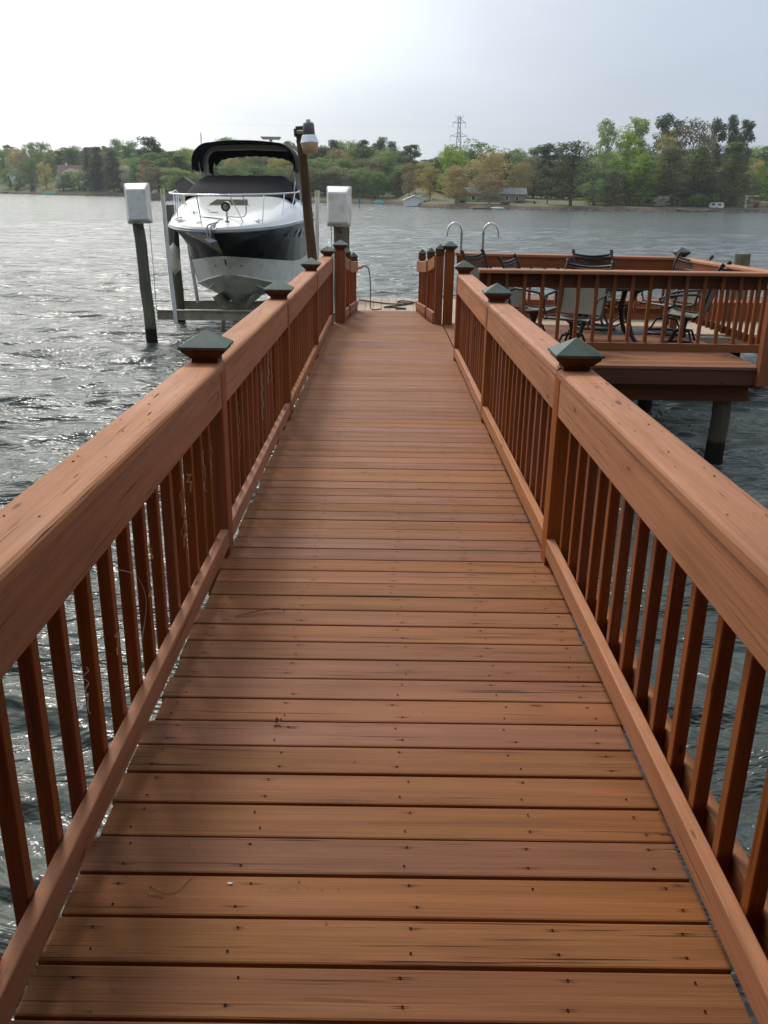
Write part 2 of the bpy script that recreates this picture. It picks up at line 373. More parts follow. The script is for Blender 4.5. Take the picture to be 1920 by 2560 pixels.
# ---------------------------------------------------------------- far shore terrain
SHORE=[(-30.26,481.5),(-26.48,468.3),(-22.42,457.1),(-19.87,421.9),(-17.08,393.5),(-15.43,379.3),(-14.24,351.1),(-14.02,265.7),(-12.44,255.5),(-8.88,264.8),(-6.47,259.3),(-2.07,258.9),(0.88,250.5),(1.86,214.5),(2.7,205.7),(5.79,195.3),(8.7,197.0),(12.97,203.2),(17.56,214.3),(22.34,230.3),(26.04,243.0),(29.88,260.7)]
TREES=[
('oak', 'green', -137.6, 399.5, 7.9, 8.1, 'leafy tree in the middle of the lawn in front of the red roofed house'),
('oak', 'lime', -129.2, 394.9, 8.7, 8.7, 'light leafy tree at the right end of the red roofed house'),
('oak', 'green', -134.8, 400.4, 8.9, 6.9, 'green tree standing before the red brown roof'),
('oak', 'lime', -172.7, 431.1, 10.1, 9.8, 'light green tree in front of the white house at the left edge'),
('oak', 'green', -164.8, 422.1, 8.0, 6.5, 'small green tree right of the white house at the left edge'),
('oak', 'green', -162.2, 428.4, 15.2, 11.4, 'rounded mid green tree on the lawn left of the red roofed house'),
('oak', 'gold', -150.0, 414.1, 13.2, 7.2, 'small yellowish budding tree in front of the red roofed house'),
('oak', 'white', -134.3, 402.9, 9.9, 8.1, 'cream flowering tree on the right of the red roofed house'),
('oak', 'white', -140.5, 403.1, 6.6, 4.9, 'pale blossoming shrub tree under the red roofed house'),
('cedar', 'dark', -117.9, 385.3, 18.2, 10.0, 'dense dark tree at the water edge behind the left white motor box'),
('cedar', 'dark', -110.1, 378.3, 16.5, 9.4, 'dark brownish evergreen directly above the left white motor box'),
('cedar', 'dark', -124.2, 392.8, 16.0, 7.1, 'dark evergreen at the right end of the far lawn'),
('bush', 'dark', -166.0, 420.6, 2.4, 2.8, 'small round dark shrub on the far lawn near the left edge of the photo'),
('bush', 'dark', -154.4, 409.8, 4.6, 4.2, 'larger round dark shrub standing on the far lawn above the shore'),
('pine', 'dark', -79.1, 314.6, 18.3, 9.6, 'tall broad pine rising above the wood between motor box and boat'),
('oak', 'green', -93.0, 359.4, 14.1, 12.4, 'bright green leafy tree right of the left motor box'),
('oak', 'white', -103.6, 375.3, 11.1, 7.5, 'white flowering dogwood just left of the green leafy tree'),
('oak', 'white', -59.3, 261.0, 4.4, 4.4, 'pale round blossoming tree beside the dark roofed boathouse'),
('oak', 'pink', -62.2, 279.4, 11.1, 5.5, 'reddish budding tree in the wood left of the black bimini'),
('oak', 'lime', -60.3, 284.3, 14.2, 7.0, 'light green pointed tree left of the black bimini'),
('oak', 'green', -55.6, 317.0, 18.3, 5.9, 'green round treetop showing above the black bimini'),
('oak', 'gold', -45.6, 280.1, 12.0, 6.0, 'yellow green tree seen through the gap under the bimini'),
('oak', 'gold', -32.7, 277.9, 11.9, 6.7, 'golden tree seen under the right end of the bimini'),
('pine', 'dark', -17.4, 313.4, 18.1, 5.7, 'tall thin pine just right of the cream lamp'),
('pine', 'dark', -7.9, 311.9, 18.3, 6.0, 'twin topped pine on the skyline right of the lamp'),
('pine', 'dark', -2.6, 314.2, 18.4, 5.1, 'pine crown on the skyline above the green channel marker'),
('pine', 'dark', 1.4, 312.2, 17.9, 4.8, 'slender pine left of the large skyline pine'),
('pine', 'dark', 7.2, 276.6, 15.4, 6.9, 'broad dark pine at the right end of the middle wood'),
('oak', 'green', -12.7, 283.6, 11.8, 7.6, 'light green tree behind the right white motor box'),
('oak', 'lime', -6.5, 268.7, 9.0, 6.7, 'olive green dome shaped tree above the right motor box'),
('oak', 'green', 0.7, 282.5, 15.0, 7.6, 'tall bright green tree in the middle of the wood'),
('oak', 'green', -2.2, 262.2, 7.2, 6.3, 'low green tree at the water behind the turquoise covered boat'),
('oak', 'tan', 6.0, 243.3, 9.6, 5.6, 'brown green tree left of the white boathouse'),
('oak', 'bright', 17.3, 242.3, 14.2, 10.7, 'large bright green rounded tree under the transmission tower'),
('oak', 'green', 23.6, 266.6, 16.9, 16.6, 'wide green treetop behind the bright green rounded tree'),
('oak', 'gold', 10.6, 223.4, 8.2, 5.3, 'olive tree behind the white boathouse'),
('oak', 'tan', 15.5, 205.5, 8.0, 9.1, 'golden brown tree with pale trunk at the shore right of the white boathouse'),
('oak', 'tan', 23.7, 220.2, 12.0, 11.0, 'large golden tree behind the broad shore tree'),
('oak', 'tan', 22.3, 201.3, 6.5, 8.9, 'broad golden brown tree in front of the tan ranch house'),
('oak', 'tan', 31.9, 224.3, 9.4, 7.6, 'golden tree above the right half of the ranch house'),
('pine', 'dark', 36.2, 209.3, 12.9, 6.7, 'dark pine just right of the tan ranch house'),
('pinebig', 'dark', 39.9, 201.5, 13.2, 11.0, 'big dark spreading pine at the shore with a thick trunk'),
('poplar', 'pale', 52.8, 229.2, 19.8, 7.2, 'tall pale green tree at the left of the bright pair'),
('poplar', 'pale', 60.7, 233.1, 20.9, 9.7, 'tallest pale green tree with open airy crown'),
('poplar', 'bright', 56.6, 223.0, 16.2, 7.7, 'bright yellow green tree in front of the tallest pale tree'),
('oak', 'tan', 47.0, 215.1, 6.8, 4.8, 'golden green tree between big pine and bright poplars'),
('oak', 'green', 45.8, 206.4, 5.7, 6.7, 'soft green low tree at the shore right of the big pine'),
('cedar', 'brown', 49.5, 204.7, 7.4, 5.2, 'brown leafed slender tree standing alone on the shore'),
('poplar', 'bright', 57.9, 212.6, 11.2, 6.7, 'bright green tree in front of the hidden house'),
('pine', 'dark', 69.4, 235.3, 21.7, 7.7, 'dark leaning pine crown high on the skyline'),
('oak', 'gold', 68.2, 229.7, 17.9, 7.1, 'yellow topped oak below the leaning pine'),
('oak', 'brown', 73.5, 227.8, 20.5, 10.5, 'tall olive brown tree in the middle of the right grove'),
('pine', 'dark', 80.0, 231.5, 20.7, 5.2, 'first of the three thin skyline pines on the right'),
('pine', 'dark', 84.0, 232.8, 21.1, 4.7, 'second of the three thin skyline pines on the right'),
('pine', 'dark', 87.9, 234.0, 20.5, 5.0, 'last thin skyline pine at the right end of the grove'),
('cedar', 'olive', 64.2, 214.5, 12.9, 10.7, 'dense olive evergreen at the left of the right grove'),
('cedar', 'olive', 71.8, 215.4, 13.7, 11.9, 'dense olive evergreen in the middle of the right grove'),
('cedar', 'olive', 79.5, 215.6, 14.2, 9.9, 'dense dark olive evergreen at the right end of the grove'),
('oak', 'white', 61.5, 208.5, 2.1, 4.2, 'white flowering dogwood on the right shore'),
('oak', 'bright', 70.9, 211.7, 2.5, 4.7, 'small bright green tree left of the camper trailer'),
('bush', 'red', 67.7, 212.2, 0.5, 1.3, 'small red flowering bush under the right grove'),
('bush', 'magenta', 87.1, 219.2, 1.2, 1.9, 'magenta azalea bush on the lawn at far right'),
('oak', 'bright', 92.7, 225.9, 10.3, 10.5, 'yellow green tree at the right edge of the photo'),
('oak', 'tan', 97.9, 248.6, 11.9, 5.6, 'pale tan tree behind the far right lawn'),
('oak', 'lime', 102.1, 234.8, 13.3, 11.0, 'light green tree just outside the right edge'),
('bush', 'dark', 25.8, 201.5, 0.1, 3.3, 'dark hedge shrub below the ranch house windows'),
('bush', 'dark', 30.4, 210.5, 0.5, 3.9, 'clipped dark hedge at the right end of the ranch house'),
('bush', 'dark', 16.8, 210.6, 0.9, 4.2, 'dark shrub behind the pale trunk of the golden brown tree'),
('bush', 'olive', 33.3, 208.8, 0.1, 1.0, 'tiny round shrub right of the ranch house'),
]
WOOD=[
('cedar','olive',-120.2,389.0,11.1,7.5),('oak','brown',-107.6,380.4,11.6,13.8),('oak','green',-93.8,357.3,11.5,11.6),('oak','brown',-65.7,271.0,8.2,10.7),
('oak','lime',-59.0,262.8,7.8,10.9),('oak','lime',-54.8,264.0,7.0,11.5),('cedar','olive',-48.6,265.2,8.3,8.6),('oak','green',-44.9,272.0,9.3,11.9),
('oak','green',-37.3,266.9,9.3,11.8),('oak','green',-31.9,269.8,8.5,9.8),('oak','brown',-27.9,274.2,9.1,12.1),('oak','brown',-22.5,273.6,8.9,11.6),
('oak','green',-17.8,272.2,7.9,11.5),('oak','brown',-13.3,274.4,9.1,14.2),('oak','green',-7.9,269.2,8.6,9.1),('oak','green',-3.1,264.2,7.9,10.0),
('cedar','olive',3.3,262.3,7.8,7.5),('oak','olive',48.2,216.2,8.3,10.3),('oak','green',50.9,214.2,8.4,9.6),('oak','brown',54.0,215.2,7.5,12.9),
('oak','olive',58.4,220.6,7.5,10.9),('oak','olive',63.2,222.9,8.5,13.9),('oak','olive',66.6,221.2,8.1,10.9),('cedar','olive',71.7,228.7,8.6,8.2),
('oak','olive',71.8,218.7,7.5,9.0),('cedar','dark',75.3,220.6,7.6,9.4),('cedar','dark',80.7,227.8,8.2,11.1),('oak','brown',84.1,227.5,7.8,13.9),
('oak','green',-121.9,401.0,17.2,12.4),('oak','lime',-115.3,401.4,14.8,11.8),('oak','lime',-106.1,392.0,14.4,13.2),('oak','tan',-75.0,299.1,11.4,10.6),
('poplar','green',-67.5,284.5,10.8,10.0),('cedar','olive',-61.1,277.2,11.3,11.0),('oak','lime',-57.7,281.5,10.3,10.7),('oak','green',-52.6,287.8,12.2,11.5),
('oak','green',-47.5,293.5,11.7,13.7),('oak','lime',-41.3,291.6,12.7,11.2),('oak','brown',-37.1,291.6,13.9,11.4),('oak','lime',-32.6,288.5,11.9,9.2),
('oak','tan',-27.3,285.9,12.2,12.2),('oak','green',-22.4,290.7,11.2,13.1),('oak','lime',-18.3,292.7,12.7,11.3),('poplar','green',-12.0,288.6,11.7,10.1),
('oak','brown',-6.0,281.0,11.7,12.9),('oak','brown',-0.3,287.6,12.9,13.3),('oak','green',3.9,284.1,10.3,13.5),('oak','lime',52.7,230.4,8.6,10.5),
('oak','green',56.7,229.6,9.5,11.3),('poplar','green',61.0,229.9,9.5,11.3),('poplar','green',66.6,235.2,10.5,13.9),('oak','brown',69.0,231.1,9.5,9.6),
('oak','green',72.0,230.4,9.1,10.0),('cedar','olive',78.0,238.2,10.3,7.9),('oak','green',82.3,235.5,9.3,11.0),('oak','lime',90.4,243.0,10.7,12.8),
('cedar','olive',105.8,241.7,10.4,9.4),('poplar','green',107.6,238.3,10.4,11.3),('oak','green',114.7,241.9,11.6,9.3),('oak','lime',123.7,249.6,10.8,13.3),
('oak','brown',129.8,251.8,12.7,9.9),('oak','green',134.6,252.0,12.3,10.5),('poplar','green',-236.1,466.7,20.5,13.7),('oak','lime',-229.1,470.3,18.1,9.4),
('pine','dark',-222.3,471.8,19.2,6.2),('oak','lime',-214.9,473.4,18.4,13.8),('poplar','green',-206.4,469.4,18.8,12.2),('oak','lime',-201.5,473.2,20.0,10.4),
('oak','green',-189.7,467.5,19.5,12.7),('oak','tan',-181.7,463.7,20.3,9.6),('oak','brown',-169.5,450.4,19.6,13.8),('oak','lime',-162.5,448.5,18.4,13.2),
('cedar','olive',-152.9,443.3,18.4,11.2),('poplar','green',-143.0,429.9,19.2,11.0),('pine','dark',-134.3,426.2,19.2,6.8),('oak','tan',-126.8,421.2,18.8,9.9),
('cedar','olive',-121.4,420.4,18.8,11.1),('poplar','green',-112.7,410.5,20.1,10.0),('poplar','green',-102.2,393.6,16.6,11.4),('poplar','green',-73.7,302.4,12.9,12.9),
('poplar','green',-67.7,298.8,13.3,10.4),('oak','lime',-63.9,304.9,13.8,12.4),('cedar','olive',-58.3,306.1,14.4,10.1),('oak','lime',-55.0,313.0,15.7,9.3),
('pine','dark',-49.0,313.3,16.4,5.3),('oak','green',-43.8,312.6,17.0,13.2),('oak','lime',-36.7,304.4,16.3,9.3),('oak','brown',-32.0,310.2,16.7,13.2),
('oak','lime',-26.1,303.9,15.1,11.2),('pine','dark',-20.5,305.3,15.4,7.3),('oak','tan',-15.4,305.3,15.7,10.1),('oak','lime',-11.3,312.5,16.3,10.2),
('oak','green',-6.2,310.3,16.5,11.5),('oak','lime',-0.5,300.9,15.1,9.3),('poplar','green',3.8,298.5,14.4,11.9),('oak','green',7.9,275.3,10.1,12.6),
('oak','tan',11.4,262.8,10.4,11.5),('poplar','green',16.5,259.0,11.5,14.2),('pine','dark',19.1,250.6,11.2,7.6),('oak','lime',22.1,243.3,10.5,9.2),
('cedar','olive',27.3,249.9,11.0,7.9),('cedar','olive',31.5,250.8,12.5,8.3),('oak','green',35.2,248.3,10.4,13.9),('oak','brown',38.4,244.1,11.7,10.6),
('cedar','olive',42.8,242.4,10.0,10.4),('poplar','green',47.6,242.5,11.6,10.1),('oak','green',52.3,247.2,12.4,10.8),('oak','green',56.7,250.5,11.0,9.3),
('poplar','green',60.3,247.3,11.1,11.1),('oak','brown',66.7,254.2,12.9,13.6),('pine','dark',71.1,254.2,13.2,6.5),('oak','tan',72.6,248.3,12.6,11.9),
('pine','dark',79.0,253.3,12.3,5.3),('poplar','green',82.2,251.7,11.8,10.9),('oak','green',86.4,252.1,12.7,9.7),('oak','tan',91.5,256.4,13.4,11.7),
('oak','brown',94.7,254.6,13.0,9.6),('oak','green',115.6,261.7,13.8,12.7),('oak','brown',121.7,266.2,14.0,10.5),('cedar','olive',125.2,264.3,14.2,7.7),
('oak','lime',132.3,269.5,15.4,9.6),('oak','brown',136.7,270.0,15.0,14.0),('oak','green',142.2,270.4,13.6,11.2),('oak','tan',145.8,267.8,16.2,9.0),
('pine','olive',-246.2,487.6,23.9,7.6),('poplar','green',-241.1,486.8,20.2,13.7),('pine','olive',-238.3,494.9,23.8,5.2),('poplar','green',-233.4,494.1,20.5,13.6),
('oak','green',-227.4,492.5,20.6,11.6),('oak','green',-221.8,495.0,20.6,11.6),('poplar','green',-216.3,495.3,21.5,9.0),('oak','green',-211.0,500.1,22.1,12.3),
('oak','lime',-202.6,494.2,22.2,9.1),('oak','lime',-194.9,490.7,21.4,11.5),('oak','green',-185.9,481.8,21.5,11.1),('oak','green',-179.3,479.7,24.0,11.2),
('oak','green',-170.3,468.2,23.8,13.1),('oak','lime',-163.7,465.3,19.8,10.1),('poplar','green',-155.6,459.9,20.6,11.4),('oak','green',-151.1,460.9,21.9,9.3),
('pine','dark',-141.3,450.7,20.3,7.6),('pine','olive',-138.1,454.1,20.5,6.2),('pine','dark',-130.9,446.2,20.3,7.5),('oak','green',-125.4,442.8,24.6,11.3),
('oak','green',-116.3,431.1,23.3,11.1),('pine','olive',-109.6,420.6,18.8,7.5),('oak','green',-81.7,332.1,15.7,12.8),('oak','green',-76.4,329.1,14.7,11.3),
('oak','green',-71.4,327.9,14.9,12.7),('oak','green',-66.6,325.3,15.2,12.6),('pine','dark',-65.6,335.5,15.3,5.7),('oak','green',-61.8,340.9,17.5,10.8),
('oak','green',-57.6,334.8,19.4,10.5),('oak','green',-54.4,334.1,19.8,13.5),('oak','green',-51.5,345.4,17.4,14.0),('pine','olive',-46.1,334.8,17.7,7.1),
('oak','green',-42.8,340.4,16.8,10.6),('oak','green',-39.4,340.7,18.0,11.4),('pine','olive',-34.5,334.3,18.4,7.0),('poplar','green',-31.3,333.5,15.6,11.6),
('pine','dark',-27.4,332.8,15.8,5.6),('oak','green',-24.3,334.1,17.6,13.7),('oak','green',-21.3,338.6,17.8,10.2),('oak','green',-16.7,339.2,19.6,10.5),
('oak','lime',-12.7,334.9,19.5,11.1),('poplar','green',-9.1,332.0,17.4,9.8),('poplar','green',-5.8,339.3,17.4,10.3),('pine','dark',-1.4,338.1,20.6,5.0),
('oak','green',2.1,329.4,17.3,9.1),('poplar','green',5.2,323.4,14.3,9.8),('poplar','green',8.6,305.7,11.2,10.4),('poplar','green',12.3,286.1,11.0,12.5),
('pine','dark',14.7,281.3,12.2,5.5),('oak','lime',18.5,285.3,14.4,13.3),('poplar','green',21.0,275.5,13.2,10.4),('pine','dark',25.2,279.7,14.1,6.2),
('poplar','green',27.9,269.9,12.3,9.3),('oak','green',31.8,272.9,13.6,12.3),('oak','green',33.7,268.1,14.6,10.8),('oak','green',38.6,276.6,15.2,10.1),
('oak','lime',41.6,277.6,12.1,11.3),('pine','olive',43.5,269.7,15.1,7.0),('pine','olive',47.0,275.8,12.5,5.2),('oak','lime',49.2,270.7,13.5,10.6),
('pine','olive',53.4,278.5,12.3,6.4),('oak','lime',55.8,270.0,12.7,12.9),('poplar','green',60.7,274.4,13.6,13.6),('oak','lime',66.1,280.4,15.2,12.4),
('oak','lime',67.9,273.3,14.9,13.0),('poplar','green',71.4,275.9,14.2,9.7),('oak','lime',74.9,278.8,16.6,9.2),('oak','green',79.0,279.9,13.0,9.6),
('oak','green',81.7,277.2,15.2,12.1),('oak','green',85.3,279.3,14.4,11.2),('pine','olive',88.0,279.9,15.4,6.2),('oak','lime',91.7,280.2,16.2,13.0),
('oak','green',94.7,281.3,14.4,9.4),('oak','green',100.3,287.6,13.4,9.8),('pine','dark',102.0,283.5,16.1,5.1),('oak','lime',103.6,279.4,16.8,9.0),
('pine','dark',111.5,290.5,16.4,5.6),('oak','lime',114.1,288.4,17.7,12.5),('poplar','green',114.9,282.9,17.1,12.6),('pine','olive',120.9,287.4,15.2,5.3),
('oak','green',124.0,285.1,15.0,12.0),('pine','olive',130.9,293.2,15.4,5.5),('oak','lime',131.6,286.4,18.3,12.8),('oak','green',136.8,289.0,14.8,13.8),
('pine','dark',140.9,290.4,17.9,5.7),('oak','green',147.9,296.1,18.6,10.5),('pine','dark',147.5,288.1,16.6,6.1),('poplar','green',154.4,293.8,15.6,10.3),
('oak','green',159.8,295.7,18.4,13.6),('pine','dark',-259.9,516.5,19.5,6.6),('cedar','dark',-253.8,519.6,22.1,9.2),('pine','dark',-248.0,519.5,19.1,5.8),
('pine','dark',-239.2,517.2,20.5,6.5),('cedar','dark',-234.7,524.9,21.1,7.3),('cedar','dark',-227.1,526.9,21.3,9.8),('pine','dark',-215.2,519.1,21.0,7.5),
('pine','dark',-205.6,517.0,23.7,6.6),('cedar','dark',-195.6,510.4,19.9,7.4),('cedar','dark',-184.4,499.3,19.9,10.8),('cedar','dark',-174.9,494.1,20.5,7.7),
('pine','dark',-165.4,488.4,20.1,7.1),('cedar','dark',-159.5,490.1,20.1,11.2),('pine','dark',-151.1,485.4,21.7,7.3),('pine','dark',-143.7,483.8,22.2,5.5),
('cedar','dark',-135.5,477.0,21.3,8.6),('cedar','dark',-124.2,463.2,21.2,8.3),('pine','dark',-114.9,452.3,20.7,5.8),('cedar','dark',-86.7,365.8,14.8,8.0),
('cedar','dark',-78.1,355.0,14.3,10.1),('cedar','dark',-73.9,364.7,15.3,8.8),('pine','dark',-67.4,364.6,18.2,6.3),('cedar','dark',-63.3,364.3,15.6,9.4),
('cedar','dark',-59.0,365.3,18.0,9.4),('cedar','dark',-54.9,365.6,16.5,8.5),('cedar','dark',-51.7,371.8,16.6,10.1),('pine','dark',-47.7,373.5,18.5,5.6),
('pine','dark',-41.0,363.4,18.3,5.2),('cedar','dark',-37.3,368.8,15.8,10.5),('cedar','dark',-32.5,369.3,15.7,10.4),('pine','dark',-27.4,364.9,16.2,5.0),
('pine','dark',-23.0,371.4,17.7,7.5),('pine','dark',-16.9,362.8,17.0,6.5),('cedar','dark',-12.1,370.5,17.5,8.6),('cedar','dark',-6.5,363.2,16.4,9.4),
('pine','dark',-1.4,369.2,17.3,7.2),('pine','dark',2.6,365.7,16.8,6.9),('pine','dark',8.4,334.1,12.3,6.5),('cedar','dark',13.2,313.6,12.5,9.1),
('cedar','dark',18.0,311.3,11.4,9.7),('cedar','dark',22.4,311.7,12.8,8.9),('pine','dark',26.2,307.1,12.6,7.4),('cedar','dark',29.7,299.7,13.9,10.8),
('cedar','dark',34.5,301.6,13.6,8.5),('pine','dark',38.3,302.9,14.0,5.4),('cedar','dark',43.7,305.2,13.4,8.6),('pine','dark',48.7,306.0,13.2,5.8),
('cedar','dark',54.1,306.7,12.2,11.2),('cedar','dark',57.7,300.7,12.5,8.4),('cedar','dark',64.4,306.6,14.0,7.9),('cedar','dark',68.4,307.8,12.8,10.5),
('cedar','dark',73.3,310.0,13.1,8.4),('pine','dark',76.8,306.2,12.5,6.9),('cedar','dark',82.5,309.7,13.9,8.3),('pine','dark',85.6,308.4,13.3,6.9),
('cedar','dark',90.8,309.8,15.0,10.0),('cedar','dark',94.0,305.9,13.4,10.7),('cedar','dark',99.1,308.6,14.6,8.2),('pine','dark',104.7,312.2,14.6,6.4),
('pine','dark',109.4,310.1,15.3,7.1),('cedar','dark',113.5,309.0,15.5,8.1),('cedar','dark',118.4,308.7,15.5,9.1),('pine','dark',125.9,315.6,15.0,6.4),
('pine','dark',130.8,314.4,15.2,7.0),('cedar','dark',137.5,316.7,14.5,10.2),('pine','dark',139.7,310.6,14.7,5.9),('pine','dark',144.8,312.1,15.4,6.5),
('cedar','dark',153.5,321.8,15.9,11.4),('cedar','dark',156.6,318.7,15.2,10.5),('cedar','dark',158.9,314.2,16.3,10.3),('pine','dark',165.1,316.5,17.4,6.2),
('pine','dark',173.4,323.2,15.7,6.0),
]

def shore_r(az):
    if az <= SHORE[0][0]: return SHORE[0][1]
    for (a, ra), (b, rb) in zip(SHORE, SHORE[1:]):
        if az <= b: return ra+(rb-ra)*(az-a)/(b-a)
    return SHORE[-1][1]
def slope_at(az):
    t = min(1, max(0, (az-1)/3)); return .10*(1-t)+.03*t
def ground_z(x, y):
    az = math.degrees(math.atan2(x, y)); d = math.hypot(x, y)-shore_r(az)
    if d < 0: return WATER-.6+max(-1, d*.1)
    bank = .75*min(1, d/1.5)
    s = slope_at(az)
    z = WATER-.05+bank+s*min(d, 150)+.03*max(0, min(d-150, 700))
    return z+.35*noise.noise(Vector((x*.05, y*.05, 0)))*min(1, d/12)
def build_shore():
    offs = [-8, -3, -.6, 0, .5, 1.5, 3, 6, 10, 16, 24, 34, 48, 65, 90, 120, 160, 230, 350, 600, 1100, 2500]
    azs = [(-75+150*i/420) for i in range(421)]
    vs = []; fs = []
    for az in azs:
        r = shore_r(az)+1.2*noise.noise(Vector((az*2.3, 0, 0)))
        for o in offs:
            x, y = (r+o)*math.sin(R(az)), (r+o)*math.cos(R(az))
            z = ground_z(x, y) if o > .3 else WATER-.7 if o < -1 else WATER-.2+.2*(o+.6)
            vs.append((x, y, z))
    n = len(offs)
    for i in range(len(azs)-1):
        for j in range(n-1): fs.append((i*n+j, i*n+j+1, (i+1)*n+j+1, (i+1)*n+j))
    mb = MB(); mb.add(vs, fs, 0, True)
    m, nt, b = newmat('shore_ground')
    tcn = nt.nodes.new('ShaderNodeTexCoord'); v = tcn.outputs['Object']
    n1 = noise_n(nt, v, .06, 5, .6); n2 = noise_n(nt, v, .5, 4, .6); n3 = noise_n(nt, v, 2.5, 3)
    sep = nt.nodes.new('ShaderNodeSeparateXYZ'); nt.links.new(v, sep.inputs[0])
    c = mixrgb(nt, mapr(nt, n1, .42, .6, 0, 1), (.10, .15, .04), (.15, .12, .06))
    c = mixrgb(nt, mapr(nt, n2, .35, .7, 0, .6), c, (.17, .15, .06))
    c = mixrgb(nt, mapr(nt, n3, .4, .7, 0, .35), c, (.06, .09, .03))
    lowf = mapr(nt, mth(nt, 'ADD', sep.outputs[2], mth(nt, 'MULTIPLY', n2, .6)), WATER+.75, WATER+1.3, 1, 0)
    c = mixrgb(nt, lowf, c, mixrgb(nt, mapr(nt, n3, .4, .6, 0, 1), (.15, .08, .05), (.09, .065, .05)))
    nt.links.new(c, b.inputs['Base Color']); b.inputs['Roughness'].default_value = .95
    bump(nt, n3, .6, .3, b)
    mb.build('far_shore', 'shore_ground', kind='structure', label='grassy far shore with a low clay bank')
build_shore()

# shore rocks (uncountable)
mb = MB()
for i in range(420):
    az = rnd(-2.5, 24) if i % 3 else rnd(-24, -2)
    r = shore_r(az)+rnd(-.5, .9); x, y = r*math.sin(R(az)), r*math.cos(R(az)); s = rnd(.2, .55)
    vs = []
    for k in range(3):
        for j in range(6):
            a = j*math.pi/3+k*.5; rr = s*(1, .85, .35)[k]*rnd(.75, 1.2)
            vs.append((x+rr*math.cos(a), y+rr*math.sin(a), WATER+(-.15, .25, .5)[k]*s+.05))
    mb.add(vs, [(k*6+j, k*6+(j+1) % 6, (k+1)*6+(j+1) % 6, (k+1)*6+j) for k in range(2) for j in range(6)]+[tuple(range(12, 18))])
mb.build('shore_rocks', 'stone', kind='stuff', label='scattered grey brown rocks along the far bank', category='rocks')

# ---------------------------------------------------------------- trees (crown meshes are unit height, unit width)
def leaf_quads(mb, centers, n, s, asp, rs):
    """clumps of leaf faces over blobs (cx, cy, cz, r, rz); asp = crown width / height of the finished tree"""
    for (cx, cy, cz, r, rzz) in centers:
        k = max(8, int(n*(r/.15)**2*rs.uniform(.7, 1.2)))
        d = rs.randn(k, 3); d /= np.linalg.norm(d, axis=1)[:, None]
        rad = rs.uniform(.30, 1.12, k)**.6
        P = np.array([cx, cy, cz])+d*rad[:, None]*np.array([r, r, rzz])
        nrm = d*.7+rs.randn(k, 3)*.55+np.array([0, 0, .25])
        nrm /= np.linalg.norm(nrm, axis=1)[:, None]
        t = np.cross(nrm, rs.randn(k, 3)); t /= np.linalg.norm(t, axis=1)[:, None]
        u = np.cross(nrm, t); q = np.array([1/asp, 1/asp, 1])
        sz = s*rs.uniform(.4, 1.3, k)[:, None]
        V = np.stack([P+t*sz*q, P+u*sz*.8*q, P-t*sz*.9*q, P-u*sz*.75*q], 1).reshape(-1, 3)
        mb.add(V.tolist(), [(4*i, 4*i+1, 4*i+2, 4*i+3) for i in range(k)])
KIND = {  # blobs, z range, radius function, blob radius range, flatness, leaves, leaf size, aspect
    'oak': (85, .14, .95, lambda z: math.sqrt(max(.05, 1-((z-.50)/.52)**2)), .09, .15, .85, 105, .0125, .65),
    'poplar': (95, .10, .97, lambda z: min(1, (z+.05)/.3)*math.sqrt(max(.05, 1-((z-.45)/.57)**2)), .10, .17, .8, 66, .011, .36),
    'pine': (60, .42, .98, lambda z: math.sqrt(max(.08, 1-((z-.66)/.36)**2)), .12, .20, .8, 70, .012, .34),
    'pinebig': (100, .16, .97, lambda z: math.sqrt(max(.10, 1-((z-.52)/.50)**2)), .09, .16, .5, 90, .0125, .62),
    'cedar': (110, .04, .97, lambda z: (1-z)**.55*.95+.10, .10, .16, .6, 72, .0125, .46),
    'bush': (16, .15, .72, lambda z: .8, .17, .24, 1.0, 34, .05, 1.2)}
def crown(kind, seed):
    rs = np.random.RandomState(seed); mb = MB(); C = []
    nb, z0, z1, ef, r0, r1, fl, nl, ls, asp = KIND[kind]
    lop = rs.uniform(0, 6.28)
    for i in range(nb):
        z = rs.uniform(z0, z1); a = rs.uniform(0, 6.283); e = ef(z)*(1+.18*math.sin(a*2+lop)+.14*math.sin(z*17+a*3+lop))
        q = (rs.rand()**.45)*.40*e; r = rs.uniform(r0, r1)
        C.append((q*math.cos(a), q*math.sin(a), z*(.985-r*asp*fl*.6), r, r*asp*fl))
    leaf_quads(mb, C, nl, ls, asp, rs)
    me = mb.mesh('crown_'+kind); me.materials.append(MATS['leaf_green']); return me, C
def trunk_mesh(kind, C, seed):
    rs = random.Random(seed); mb = MB()
    top = {'oak': .7, 'poplar': .85, 'pine': .93, 'pinebig': .88, 'cedar': .9, 'bush': .5}[kind]
    w = {'oak': .032, 'poplar': .022, 'pine': .020, 'pinebig': .036, 'cedar': .02, 'bush': .02}[kind]
    pts = [(rs.uniform(-.01, .01)*i, rs.uniform(-.01, .01)*i, -.06+(top+.06)*i/5) for i in range(6)]
    mb.tube(pts, w, 7, 0, True, w*.25)
    for (cx, cy, cz, r, rr) in C[::3]:
        z0 = max(.12, cz-.12-rs.random()*.1)
        if z0 < top: mb.tube([(0, 0, z0), (cx*.5, cy*.5, z0+(cz-z0)*.4), (cx, cy, cz)], w*.3, 4, 0, False, w*.08)
    me = mb.mesh('trunk_'+kind); me.materials.append(MATS['bark']); return me
PROTO = {}
for k, nv in (('oak', 4), ('poplar', 2), ('pine', 3), ('pinebig', 1), ('cedar', 3), ('bush', 1)):
    PROTO[k] = []
    for i in range(nv):
        cm, C = crown(k, 100+i*7+len(k)); PROTO[k].append((cm, trunk_mesh(k, C, i)))
